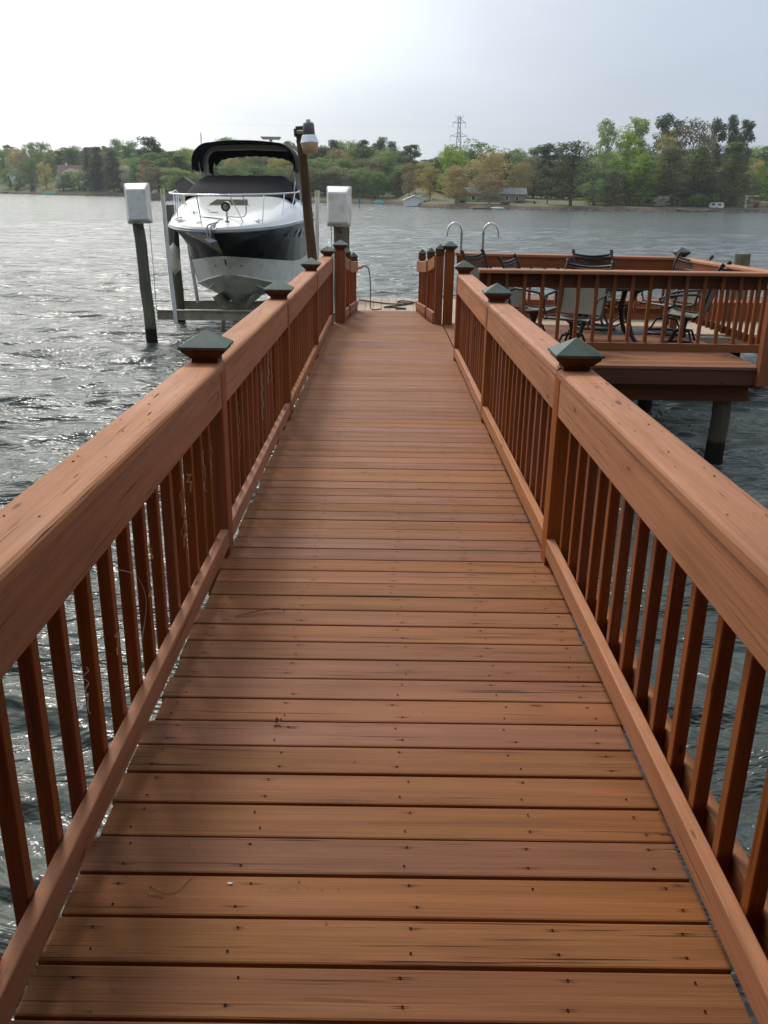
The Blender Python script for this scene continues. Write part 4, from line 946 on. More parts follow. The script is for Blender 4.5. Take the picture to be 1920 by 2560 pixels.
# cords on the dock
def curve_obj(name, pts, r, mat, n=6, **tags):
    P = [Vector(p) for p in pts]; out = []
    for i in range(len(P)-1):
        p0, p1, p2, p3 = P[max(i-1, 0)], P[i], P[i+1], P[min(i+2, len(P)-1)]
        for k in range(6):
            u = k/6; out.append(.5*((2*p1)+(p2-p0)*u+(2*p0-5*p1+4*p2-p3)*u*u+(3*p1-p0-3*p2+p3)*u**3))
    out.append(P[-1]); m = MB(); m.tube(out, r, n); return m.build(name, mat, tags.pop('parent', None), None, **tags)
t = thing('extension_cord', 'dark extension cord with orange plug drooping from the last left post to the dock', 'cord')
curve_obj('cord', [(-.42, 14.82, .47), (-.33, 14.88, .50), (-.26, 15.0, .42), (-.235, 15.2, .1), (-.24, 15.4, -.2), (-.2, 15.6, -.285), (-.05, 15.75, -.287)], .009, 'rope_dark', parent=t)
curve_obj('plug', [(-.47, 14.8, .45), (-.42, 14.82, .47), (-.37, 14.86, .49)], .022, 'orange_plug', parent=t)
coil = [(-.47, 16.9, -.27), (-.2, 16.75, -.285), (.1, 16.5, -.285), (.4, 16.5, -.285), (.55, 16.75, -.282), (.35, 16.95, -.28), (.25, 16.7, -.276), (.5, 16.55, -.272), (.62, 16.8, -.27)]
curve_obj('mooring_rope', coil, .012, 'rope_dark', label='dark rope lying across the pale dock and ending in a loose coil', category='rope')
curve_obj('mooring_rope', [(.5, 16.6, -.286), (.3, 16.3, -.286), (.12, 16.15, -.286), (.0, 15.95, -.284), (.2, 15.9, -.28), (.38, 15.8, -.284), (.2, 15.75, -.284)], .013, 'rope_dark', label='short dark rope in a flat bundle nearest the walkway end', category='rope')

# ---------------------------------------------------------------- lamp pole
pp = []; rr = []
for i in range(8):
    u = i/7; z = -1.9+4.39*u; pp.append((-1.069-.0917*(z-.725)+.006*math.sin(i), 13.5, z)); rr.append(.082-.018*u)
m = MB(); m.tube(pp, rr, 18); m.build('light_pole', 'pole_wood', None, None, label='leaning brown wooden pole holding the security lamp beside the boat', category='pole')
t = thing('security_lamp', 'grey barn style security lamp with ribbed reflector and cream lens', 'lamp', (-.957, 13.3, 0), (0, R(-3), 0))
m = MB(); m.lathe([(.078, 2.375), (.083, 2.38), (.079, 2.50), (.07, 2.53), (.03, 2.533)], 24); m.build('housing', 'lamp_house', t)
m = MB(); m.lathe([(.033, 2.533), (.033, 2.565), (.028, 2.572)], 16); m.build('photocell', 'pvc_cap', t)
m = MB(); n = 72; vs = []
for r, z in ((.088, 2.375), (.095, 2.36), (.118, 2.285), (.128, 2.282), (.128, 2.272)):
    for k in range(n): a = 2*math.pi*k/n; q = r+(.004 if k % 2 and z > 2.284 else 0); vs.append((q*math.cos(a), q*math.sin(a), z))
m.add(vs, [(i*n+k, (i+1)*n+k, (i+1)*n+(k+1) % n, i*n+(k+1) % n) for i in range(4) for k in range(n)]); m.build('reflector', 'lamp_alu', t)
m = MB(); m.lathe([(.084, 2.140), (.094, 2.136), (.124, 2.272)][::1], 28); m.build('lens', 'lamp_glass', t)
m = MB(); m.sweep([(-.205, .19, 2.425), (-.14, .07, 2.42), (-.06, 0, 2.41)], rprof(.03, .05, .01, n=2)); m.box(-.222, -.20, .12, .26, 2.37, 2.47); m.build('arm', 'lamp_house', t)
curve_obj('wire', [(-.20, .17, 2.30), (-.185, .14, 2.33), (-.165, .09, 2.40)], .005, 'rope_dark', parent=t)

# ---------------------------------------------------------------- boat lift
G_l = 'motor boxes of the boat lift'
dock_pile(-4.80, 18.35, .112, 1.05, 'green stained piling carrying the left motor box', -.045)
dock_pile(-.90, 18.35, .112, 1.05, 'dark piling carrying the right motor box', -.005)
dock_pile(-4.83, 21.15, .125, 1.30, 'rear left lift piling just behind the white fender', -.02)
dock_pile(-.92, 21.15, .112, 1.3, 'rear right lift piling hidden behind the right motor box', -.01)
def motor_box(x, rot, tilt, label):
    t = thing('lift_motor_box', label, 'motor cover', (x, 18.22, .985), (0, R(tilt), R(rot)))
    m = MB(); w, h = .475, .75
    f = [(-.185, .06), (.185, .06), (.185, .64), (-.185, .64)]; bk = [(-w/2, 0), (w/2, 0), (w/2, h), (-w/2, h)]
    pr = lambda P, y, c: [(P[i][0]+sx*c, y, P[i][1]+sz*c) for i, (sx, sz) in enumerate(((1, 1), (-1, 1), (-1, -1), (1, -1)))]
    def ring(hw, z0, z1, y, c=.03):
        out = []
        for cx, cz, a0 in ((hw-c, z1-c, 0), (-hw+c, z1-c, 90), (-hw+c, z0+c, 180), (hw-c, z0+c, 270)):
            for i in range(4): a = R(a0+30*i); out.append((cx+c*math.cos(a), y, cz+c*math.sin(a)))
        return out
    rings = [ring(.17, .10, .62, -.20, .02), ring(.185, .075, .645, -.185, .03), ring(.225, .02, .74, .0), ring(.238, .0, .752, .02), ring(.238, .0, .752, .16)]
    n = 16; vs = [v for r in rings for v in r]
    m.add(vs, [(i*n+k, (i+1)*n+k, (i+1)*n+(k+1) % n, i*n+(k+1) % n) for i in range(len(rings)-1) for k in range(n)]+[tuple(range(n)), tuple(range(len(vs)-n, len(vs)))[::-1]])
    m.build('cover', 'box_white', t)
    m = MB(); m.add([(.05*math.cos(a)*q, -.2035, .27+.065*math.sin(a)*q) for q in (1, .86) for a in [6.283*k/20 for k in range(20)]], [(k, (k+1) % 20, 20+(k+1) % 20, 20+k) for k in range(20)]); m.build('round_emblem', 'hull_white', t)
    curve_obj('cable', [(-.1, -.05, .03), (-.02, -.02, -.06), (.06, .02, -.12)], .008, 'rope_dark', parent=t)
    return t
motor_box(-4.83, 9, -2.0, 'white motor box on top of the front left lift piling')
motor_box(-.92, -3, 0, 'white motor box on top of the piling right of the lamp pole')
lift = thing('boat_lift', 'galvanized boat lift frame with two cross beams under the boat', 'boat lift')
def ibeam(y, z, x0=-4.68, x1=-1.0):
    m = MB(); m.box(x0, x1, y-.055, y+.055, z-.014, z); m.box(x0, x1, y-.055, y+.055, z-.20, z-.186); m.box(x0, x1, y-.005, y+.005, z-.186, z-.014)
    b = m.build('cross_beam', 'galv', lift); return b
ibeam(18.45, -.70); ibeam(21.35, -.84, -4.75)
for x in (-3.60, -2.96):
    sg = -1 if x < -3.3 else 1
    m = MB(); m.sweep([(x+sg*.02, 19.35, -.62), (x+sg*.02, 24.6, -.66)], [(-.02-sg*.05, -.12), (.02-sg*.05, -.12), (.02+sg*.05, .09), (-.02+sg*.05, .09)]); m.build('bunk', 'bunk_wood', lift)
m = MB(); m.sweep([(-3.56, 19.35, -.72), (-3.50, 19.30, -.72)], [(0, 0)]*3) if False else None
m.tube([(-3.42, 19.3, -.70), (-3.50, 19.25, -1.25)], .055, 4); m.build('bunk_leg', 'bunk_wood', lift)
for x in (-4.655, -1.05):
    m = MB()
    m.tube([(x, 18.33, -.7), (x-.02, 18.33, 1.0)], .006, 5); m.build('lift_cable', 'dull_metal', lift)
def guide(p0, p1, label):
    t = thing('guide_pole', label, 'guide pole'); p0 = Vector(p0); p1 = Vector(p1)
    m = MB(); m.tube([p0, p0.lerp(p1, .5)+Vector((-.015, 0, 0)), p1], .042, 12); m.build('pipe', 'pvc', t)
    d = (p1-p0).normalized(); m = MB(); m.tube([p1-d*.10, p1+d*.015], .049, 12); m.build('pipe_cap', 'pvc_cap', t)
guide((-4.28, 18.36, -.98), (-4.385, 18.36, 1.63), 'white pvc guide pole at the left front of the lift')
guide((-1.36, 18.36, -.7), (-1.345, 18.36, 1.64), 'white pvc guide pole just right of the leaning lamp pole')
guide((-4.36, 21.0, -.85), (-4.57, 21.0, 1.51), 'short looking pvc guide pole behind the bow rail on the left')
guide((-1.03, 18.6, -.7), (-.99, 18.6, 1.1), 'thin white pole touching the left side of the right motor box')
# ---------------------------------------------------------------- cabin cruiser on the lift
boat = thing('cabin_cruiser', 'white and black cabin cruiser with black bimini raised on the boat lift', 'boat', (-3.37, 0, 0), (0, R(-.6), 0))
SY = [18.10, 18.35, 18.7, 19.15, 19.6, 20.0, 20.5, 21.0, 21.8, 22.8, 24.2, 26.3]
def ip(y, tab):
    if y <= tab[0][0]: return tab[0][1]
    for (a, va), (b, vb) in zip(tab, tab[1:]):
        if y <= b:
            u = (y-a)/(b-a); return va+(vb-va)*u
    return tab[-1][1]
KEEL = [(18.1, .80), (18.35, .70), (18.7, .55), (19.15, .33), (19.6, -.08), (20.0, -.46), (20.5, -.80), (21, -.86), (26.3, -.88)]
SHB = [(18.1, .02), (18.2, .30), (18.35, .50), (18.7, .80), (19.15, 1.03), (19.6, 1.19), (20, 1.29), (20.5, 1.38), (21, 1.43), (21.8, 1.46), (24.2, 1.45), (26.3, 1.38)]
SHZ = [(18.1, .85), (18.7, .87), (19.6, .90), (20.5, .93), (21.8, .95), (26.3, .93)]
CHB = [(19.6, .0), (19.75, .22), (20, .45), (20.5, .76), (21, .96), (21.8, 1.10), (22.8, 1.14), (26.3, 1.16)]
CHZ = [(19.6, -.08), (20, -.19), (20.5, -.31), (21, -.40), (21.8, -.46), (22.8, -.49), (26.3, -.50)]
BDB = [(19.15, .0), (19.3, .22), (19.6, .46), (20, .70), (20.5, .93), (21, 1.08), (21.8, 1.19), (22.8, 1.25), (26.3, 1.26)]
BDZ = [(19.15, .33), (19.6, .27), (20, .22), (20.5, .17), (21, .12), (21.8, .06), (22.8, .02), (26.3, .0)]
ys = []
for a, b in zip(SY, SY[1:]):
    k = 4
    ys += [a+(b-a)*i/k for i in range(k)]
ys.append(SY[-1])
def hull_pt(y, band, u):
    """band 0 keel-chine, 1 chine-boundary, 2 boundary-sheer"""
    kz = ip(y, KEEL)
    K = (0, kz); Cn = (ip(y, CHB), ip(y, CHZ)) if y > 19.6 else K
    Bd = (ip(y, BDB), ip(y, BDZ)) if y > 19.15 else K
    S = (ip(y, SHB), ip(y, SHZ))
    A, B = ((K, Cn), (Cn, Bd), (Bd, S))[band]
    x = A[0]+(B[0]-A[0])*u; z = A[1]+(B[1]-A[1])*u
    if band == 2: x -= .07*math.sin(math.pi*u)*min(1, S[0])          # flare
    if band == 0: z -= .015*math.sin(math.pi*u)*min(1, Cn[0]) if Cn[0] > .01 else 0
    return x, z
for band, nm, mat in ((0, 'hull_bottom', 'hull_bottom'), (1, 'hull_side', 'hull_white'), (2, 'hull_topside', 'hull_black')):
    mb = MB(); NU = 8
    for sg in (-1, 1):
        vs = []
        for y in ys:
            for j in range(NU+1): x, z = hull_pt(y, band, j/NU); vs.append((sg*x, y, z))
        fs = []
        for i in range(len(ys)-1):
            for j in range(NU):
                a, b, c, d = i*(NU+1)+j, i*(NU+1)+j+1, (i+1)*(NU+1)+j+1, (i+1)*(NU+1)+j
                fs.append((a, b, c, d) if sg < 0 else (d, c, b, a))
        mb.add(vs, fs, 0, True)
    mb.build(nm, mat, boat)
# strakes
for off in (.42, .74):
    mb = MB()
    for sg in (-1, 1):
        vs = []; q = [y for y in ys if y > 19.95+.35*(1-off)]
        for y in q:
            x, z = hull_pt(y, 0, off); g = min(1, (y-q[0])/.3)*.035
            vs += [(sg*(x-.045), y, z+.01), (sg*(x+g), y, z-g*.6+.008), (sg*(x+.035), y, z+.035)]
        mb.add(vs, [(i*3+j, i*3+(j+1) % 3, (i+1)*3+(j+1) % 3, (i+1)*3+j) for i in range(len(q)-1) for j in range(3)])
    mb.build('strake', 'hull_bottom', boat)
# chine flat lip
mb = MB()
for sg in (-1, 1):
    q = [y for y in ys if y > 19.7]; vs = []
    for y in q: x, z = hull_pt(y, 0, 1); vs += [(sg*(x-.03), y, z-.012), (sg*(x+.022), y, z-.008), (sg*(x+.018), y, z+.03)]
    mb.add(vs, [(i*3+j, i*3+(j+1) % 3, (i+1)*3+(j+1) % 3, (i+1)*3+j) for i in range(len(q)-1) for j in range(3)])
mb.build('chine_edge', 'hull_white', boat)
# rub rail and upper white band
def sheer_path(o=0, dz=0, y1=26.3):
    L = [(-(ip(y, SHB)+o), y, ip(y, SHZ)+dz) for y in ys[::-1] if y <= y1]; L.append((0, 18.1-o, .85+dz)); L += [((ip(y, SHB)+o), y, ip(y, SHZ)+dz) for y in ys if y <= y1]; return L
m = MB(); m.tube(sheer_path(.012, 0), .022, 8); m.build('rub_rail', 'dull_metal', boat)
def CP(y): return 2.4+3.6*min(1, max(0, (y-18.8)/2.2))
CABZ = [(18.1, .90), (18.4, .99), (19, 1.12), (19.8, 1.28), (20.6, 1.43), (21.2, 1.53), (21.5, 1.56), (22.5, 1.56), (26.3, 1.5)]
mb = MB(); vs = []; NU = 22
for y in ys:
    b = ip(y, SHB); zs = ip(y, SHZ); zc = ip(y, CABZ)
    for j in range(NU+1):
        u = -1+2*j/NU; au = abs(u)
        # vertical step at the side, flat deck edge, then cabin rise
        if au > .93: z = zs+.02+(1-au)/.07*(.05+.02*min(1, b)); x = math.copysign(b*(.985+.015*(au-.93)/.07), u)
        else:
            v = au/.93; z = zs+.09+(zc-zs-.09)*(1-v**CP(y))**.8; x = u/.93*b*.985
        vs.append((x, y, z))
mb.add(vs, [(i*(NU+1)+j, (i+1)*(NU+1)+j, (i+1)*(NU+1)+j+1, i*(NU+1)+j+1) for i in range(len(ys)-1) for j in range(NU)], 0, True)
mb.build('deck', 'gelcoat', boat)
m = MB(); m.tube(sheer_path(.004, .045, 24), .016, 6); m.build('deck_moulding', 'gelcoat', boat)
def deck_z(x, y):
    b = ip(y, SHB); v = min(1, abs(x)/(b*.985)); zs = ip(y, SHZ); zc = ip(y, CABZ); return zs+.09+(zc-zs-.09)*(1-v**CP(y))**.8
# canvas cover over windshield and cockpit
mb = MB(); rows = [(21.0, 1.30, 1.50, .0), (21.15, 1.30, 1.60, .01), (21.5, 1.27, 1.76, .03), (21.9, 1.22, 1.90, .04), (22.3, 1.17, 1.965, .035), (22.9, 1.12, 1.96, .02), (24.0, 1.28, 1.80, .0), (25.6, 1.34, 1.62, 0)]
vs = []; NU = 24
for y, hw, zt, sg in rows:
    for j in range(NU+1):
        u = -1+2*j/NU; x = hw*math.sin(u*math.pi/2)**1 if False else hw*u; yy = y+.40*abs(u)**3*(1 if y < 23 else 0)
        zb = deck_z(x*.96, min(26, yy))-.02; z = zb+(max(zt, zb)-zb)*(1-abs(u)**14)+.008*math.sin(u*21+y*3)
        vs.append((x*(1.0+.03*(1-abs(u))), yy, z))
mb.add(vs, [(i*(NU+1)+j, (i+1)*(NU+1)+j, (i+1)*(NU+1)+j+1, i*(NU+1)+j+1) for i in range(len(rows)-1) for j in range(NU)], 0, True)
mb.build('cockpit_cover', 'canvas', boat)
# arch and bimini
def arch_path(y, hw, z0, z1, rc=.35, n=8):
    P = [(-hw-.02, y+.1, z0), (-hw, y, z1-rc)]
    for i in range(1, n+1): a = math.pi/2*i/n; P.append((-hw+rc-rc*math.cos(a), y, z1-rc+rc*math.sin(a)))
    P.append((0, y, z1+.03))
    for i in range(n+1): a = math.pi/2*i/n; P.append((hw-rc+rc*math.sin(a), y, z1-rc+rc*math.cos(a)))
    P.append((hw+.02, y+.1, z0)); return P
m = MB(); P = arch_path(23.7, 1.16, 1.45, 2.62, .30)
vs = []
for i, p in enumerate(P):
    t = Vector(P[min(i+1, len(P)-1)])-Vector(P[max(i-1, 0)]); t.y = 0; t.normalize(); nn = Vector((-t.z, 0, t.x))
    for a, b in ((-.10, -.055), (.22, -.055), (.22, .055), (-.10, .055)): q = Vector(p)+Vector((0, a, 0))+nn*b; vs.append(q)
m.add(vs, [(i*4+k, i*4+(k+1) % 4, (i+1)*4+(k+1) % 4, (i+1)*4+k) for i in range(len(P)-1) for k in range(4)])
m.build('radar_arch', 'lamp_alu' if False else 'gel_grey', boat)
# bimini canopy: double skinned shell
def bim(y, u, lift=0):
    hw = 1.22; z1 = 2.77-.05*abs((y-23.2)/1.1)**2; rc = .45
    s = u*(math.pi/2)                     # u -1..1 over the whole profile
    L = [(-hw, 2.12+.0), (-hw+.01, z1-rc)]
    tot = (z1-rc-2.12)+rc*math.pi/2+(hw-rc); d = abs(u)*tot; dtop = hw-rc; darc = rc*math.pi/2
    if d < dtop: x, z = d, z1-.05*(d/dtop)**2
    elif d < dtop+darc: a = (d-dtop)/rc; x, z = dtop+rc*math.sin(a), z1-.05-rc*(1-math.cos(a))*.94
    else: x, z = hw+.012*(d-dtop-darc), z1-.05-rc*.94-(d-dtop-darc)
    return (math.copysign(x, u)*(1-lift*.03), y, z-lift*.035)
mb = MB(); yy = [22.35, 22.45, 22.8, 23.2, 23.6, 24.0, 24.5]; NU = 44
for lf in (0, 1):
    vs = [bim(y+(.25*abs(-1+2*j/NU)**3 if y < 22.5 else 0), -1+2*j/NU, lf) for y in yy for j in range(NU+1)]
    fs = [(i*(NU+1)+j, (i+1)*(NU+1)+j, (i+1)*(NU+1)+j+1, i*(NU+1)+j+1) for i in range(len(yy)-1) for j in range(NU)]
    mb.add(vs, fs, 0, True)
mb.build('bimini_canopy', 'canvas', boat)
def valance(y, dmid, dside, nm):
    m = MB(); vs = []
    for j in range(NU+1):
        u = -1+2*j/NU; x, _, z = bim(y, u, .2); d = dmid+(dside-dmid)*abs(u)**3+.012*math.sin(j*1.9)
        ins = 1-d*.30*min(1, abs(u)*1.6)
        vs += [(x, y, z), (x*ins, y+.04, z-d if abs(u) < .75 else z-d*.35)]
    m.add(vs, [(2*j, 2*j+1, 2*j+3, 2*j+2) for j in range(NU)]+[(2*j+2, 2*j+3, 2*j+1, 2*j) for j in range(0)], 0, True); m.build(nm, 'canvas', boat)
valance(22.36, .04, .08, 'front_valance'); valance(24.45, .24, .34, 'rear_valance')
for s in (-1, 1):
    m = MB(); m.tube([(s*1.1, 23.2, 1.62), (s*1.16, 22.9, 2.3)], .014, 8); m.tube([(s*1.1, 23.25, 1.62), (s*1.16, 24.3, 2.35)], .014, 8); m.build('canopy_strut', 'steel', boat)
# bow rail
RZ = 1.56
def rp(y, ins=.06): return ip(y, SHB)-ins
left = [(-(rp(y)+.02), y, 1.60-.018*(21.4-y)) for y in (21.5, 21, 20.4, 19.8, 19.3, 18.9, 18.6)]
front = [(-.48, 18.36, 1.545), (-.2, 18.22, 1.54), (.2, 18.22, 1.54), (.48, 18.36, 1.545)]
right = [(-x, y, z) for x, y, z in left[::-1]]
bx = [(-(rp(21.5)), 22.0, deck_z(1.3, 22))]+left+front+right+[(rp(21.5), 22.0, deck_z(1.3, 22))]
curve_obj('bow_rail', bx, .0165, 'steel', 8, parent=boat)
br = [o for o in col.objects if o.parent == boat and o.name.startswith('bow_rail')][0]
for x, y, xb, yb in ((-1.33, 21.2, -1.27, 21.0), (-1.20, 20.2, -1.15, 20.0), (-.90, 19.1, -.86, 18.95), (-.32, 18.26, -.28, 18.45), (.32, 18.26, .50, 18.75), (.90, 19.1, .86, 18.95), (1.20, 20.2, 1.15, 20.0), (1.33, 21.2, 1.27, 21.0)):
    m = MB(); m.tube([(xb, yb, deck_z(xb, yb)-.02), (x, y, 1.555+.012*(y-18))], .012, 7); m.build('stanchion', 'steel', br)
# hatch, cleats, spotlight, anchor
m = MB(); n = 16
def hz(x, y, e): return (x, y, deck_z(x, y)+e)
q = [(-.42, 20.05), (.42, 20.05), (.34, 20.55), (-.34, 20.55)]
m.add([hz(x*1.08, y+(y-20.3)*.12, .012) for x, y in q]+[hz(x*1.08, y+(y-20.3)*.12, -.02) for x, y in q], [(0, 1, 2, 3), (0, 4, 5, 1), (1, 5, 6, 2), (2, 6, 7, 3), (3, 7, 4, 0)]); h_ = m.build('hatch_frame', 'gel_grey', boat)
m = MB(); m.add([hz(x, y, .022) for x, y in q], [(0, 1, 2, 3)]); m.build('hatch_glass', 'tan_hatch', h_)
sp = Vector((.20, 18.62, 0)); zz = deck_z(.20, 18.62)
m = MB(); m.tube([(.20, 18.62, zz-.01), (.20, 18.62, zz+.02)], .05, 12); m.tube([(.20, 18.62, zz), (.20, 18.62, zz+.22)], .018, 8); so = m.build('spotlight', 'steel', boat)
m = MB(); M_ = Matrix.Translation((.20, 18.62, zz+.30)) @ Matrix.Rotation(R(98), 4, 'X'); m.lathe([(.03, -.13), (.075, -.11), (.085, 0), (.088, .09), (.088, .10)], 20, 0, M_); m.build('lamp_body', 'gelcoat', so)
m = MB(); m.lathe([(.07, .1), (.092, .1), (.092, .115), (.075, .115)], 20, 0, M_); m.build('bezel', 'rubber', so)
m = MB(); m.lathe([(.07, .112), (.04, .118), (.01, .12)], 20, 0, M_); m.build('reflector', 'steel', so)
for x, y in ((-.78, 18.95), (.78, 18.95), (-.62, 19.4)):
    m = MB(); z = deck_z(x, y)+.02; m.tube([(x-.08, y, z), (x, y+.01, z+.012), (x+.08, y, z)], .012, 6); m.tube([(x, y, z-.03), (x, y, z+.01)], .02, 6); m.build('cleat', 'steel', boat)
for x in (-.45, .95):
    m = MB(); y = 18.6 if x < 0 else 19.0; M2 = Matrix.Translation((x*(.8), y-.06, deck_z(x*.8, y))) @ Matrix.Rotation(R(40), 4, 'X'); m.lathe([(.05, 0), (.05, .012), (.03, .016)], 16, 0, M2); m.build('vent_plate', 'steel', boat)
m = MB(); m.box(-.06, .06, 17.98, 18.5, .90, .94); m.tube([(-.07, 18.0, .9), (.07, 18.0, .9)], .035, 10); m.build('anchor_roller', 'steel', boat)
m = MB(); m.tube([(0, 18.35, .98), (-.01, 18.0, .97), (-.03, 17.94, .86), (-.04, 17.95, .72)], .02, 8)
m.add([(-.17, 17.95, .74), (-.04, 17.90, .66), (.10, 17.95, .70), (-.02, 18.0, .60), (-.04, 17.93, .74)], [(0, 1, 4), (1, 2, 4), (0, 3, 1), (1, 3, 2), (0, 4, 3), (2, 3, 4)]); m.build('anchor', 'dull_metal', boat)
curve_obj('anchor_rope', [(.05, 18.9, 1.08), (.0, 18.5, 1.02), (-.05, 18.2, 1.0), (-.08, 18.02, .98), (-.10, 17.95, .86), (-.07, 17.93, .74)], .017, 'rope_grey', parent=boat)
curve_obj('dock_line', [(-.78, 18.95, 1.02), (-.95, 19.1, 1.06), (-.8, 19.3, 1.1), (-.3, 18.95, 1.11), (.1, 18.75, 1.08)], .010, 'rope_grey', parent=boat)
curve_obj('dock_line', [(-1.05, 19.8, 1.12), (-.7, 19.9, 1.24), (-.35, 19.6, 1.24), (-.3, 19.4, 1.2), (-.1, 19.3, 1.2)], .009, 'rope_grey', parent=boat)
curve_obj('dock_line', [(.55, 18.45, 1.56), (.62, 18.43, 1.30), (.52, 18.7, 1.13), (.2, 18.9, 1.12), (.15, 18.8, 1.1)], .010, 'rope_grey', parent=boat)
# bow eye plate and drain eyes
def on_hull(y, band, u, sg, e=.006):
    x, z = hull_pt(y, band, u); x2, z2 = hull_pt(y+.05, band, u); x3, z3 = hull_pt(y, band, u+.05)
    p = Vector((sg*x, y, z)); a = Vector((sg*x2, y+.05, z2))-p; b = Vector((sg*x3, y, z3))-p; n = a.cross(b).normalized()
    if n.x*sg < 0: n = -n
    return p+n*e, a.normalized(), b.normalized(), n
m = MB()
for sg in (-1, 1): m.add([(0, 19.33-.012, .16), (0, 19.22-.012, .27), (sg*.16, 19.40, .285)], [(0, 1, 2) if sg > 0 else (2, 1, 0)])
m.tube([(0, 19.36, .13), (0, 19.29, .16), (0, 19.33, .20)], .014, 6)
m.build('bow_eye', 'cap_green', boat)
for sg in (-1, 1):
    p, a, b, n = on_hull(19.62, 1, .55, sg); m = MB(); M2 = Matrix((Vector((*a, 0)), Vector((*b, 0)), Vector((*n, 0)), (0, 0, 0, 1))).transposed(); M2.translation = p
    m.lathe([(.028, 0), (.028, .01), (.014, .012)], 12, 0, M2); m.build('tow_eye', 'dull_metal', boat)
# portholes
for y in (21.5, 22.35):
    for sg in (-1, 1):
        p, a, b, n = on_hull(y, 2, .70, sg); M2 = Matrix((Vector((*a, 0)), Vector((*b, 0)), Vector((*n, 0)), (0, 0, 0, 1))).transposed(); M2.translation = p
        m = MB(); m.lathe([(.10, 0), (.14, .012), (.145, .02), (.12, .028), (.105, .01)], 20, 0, M2 @ Matrix.Diagonal((1.25, .8, 1, 1))); ph = m.build('porthole', 'steel', boat)
        m = MB(); m.lathe([(.105, .004), (.02, .008)], 20, 0, M2 @ Matrix.Diagonal((1.25, .8, 1, 1))); m.build('porthole_glass', 'glass_dark', ph)
# registration lettering on both bows
def lettering(txt, y, sg, size):
    cu = bpy.data.curves.new('registration_lettering', 'FONT'); cu.body = txt; cu.size = size; cu.extrude = .0015; cu.shear = .35; cu.offset = .002; cu.space_character = .92
    p, a, b, n = on_hull(y, 2, .62, sg, .03)
    ax_ = a if sg > 0 else -a
    up = n.cross(ax_).normalized()
    M2 = Matrix((Vector((*ax_, 0)), Vector((*up, 0)), Vector((*n, 0)), (0, 0, 0, 1))).transposed(); M2.translation = p
    o = bpy.data.objects.new('registration_lettering', cu); col.objects.link(o); dg = bpy.context.evaluated_depsgraph_get(); dg.update()
    me = bpy.data.meshes.new_from_object(o.evaluated_get(dg)); bpy.data.objects.remove(o)
    me.transform(M2); me.materials.clear(); me.materials.append(MATS['letter']); place('registration_lettering', me, boat)
lettering('NC 672 B', 20.45, 1, .17)
# fender hung at the side
t = thing('boat_fender', 'white ribbed fender hanging on the left side of the cruiser', 'fender', (-4.84, 21.0, -.22))
m = MB(); n = 24; prof = [(.02, 0), (.03, .03), (.05, .05), (.115, .10), (.132, .17), (.134, .36), (.132, .52), (.115, .60), (.05, .65), (.03, .68), (.02, .71)]
vs = []
for r, z in prof:
    for k in range(n): q = r*(1-.035*(k % 2)) if .1 < z < .6 else r; vs.append((q*math.cos(6.2832*k/n), q*math.sin(6.2832*k/n), z))
m.add(vs, [(i*n+k, i*n+(k+1) % n, (i+1)*n+(k+1) % n, (i+1)*n+k) for i in range(len(prof)-1) for k in range(n)], 0, True); m.build('body', 'fender_white', t)
curve_obj('rope', [(0, 0, .70), (.02, 0, .9), (.05, 0, 1.15)], .008, 'rope_grey', parent=t)

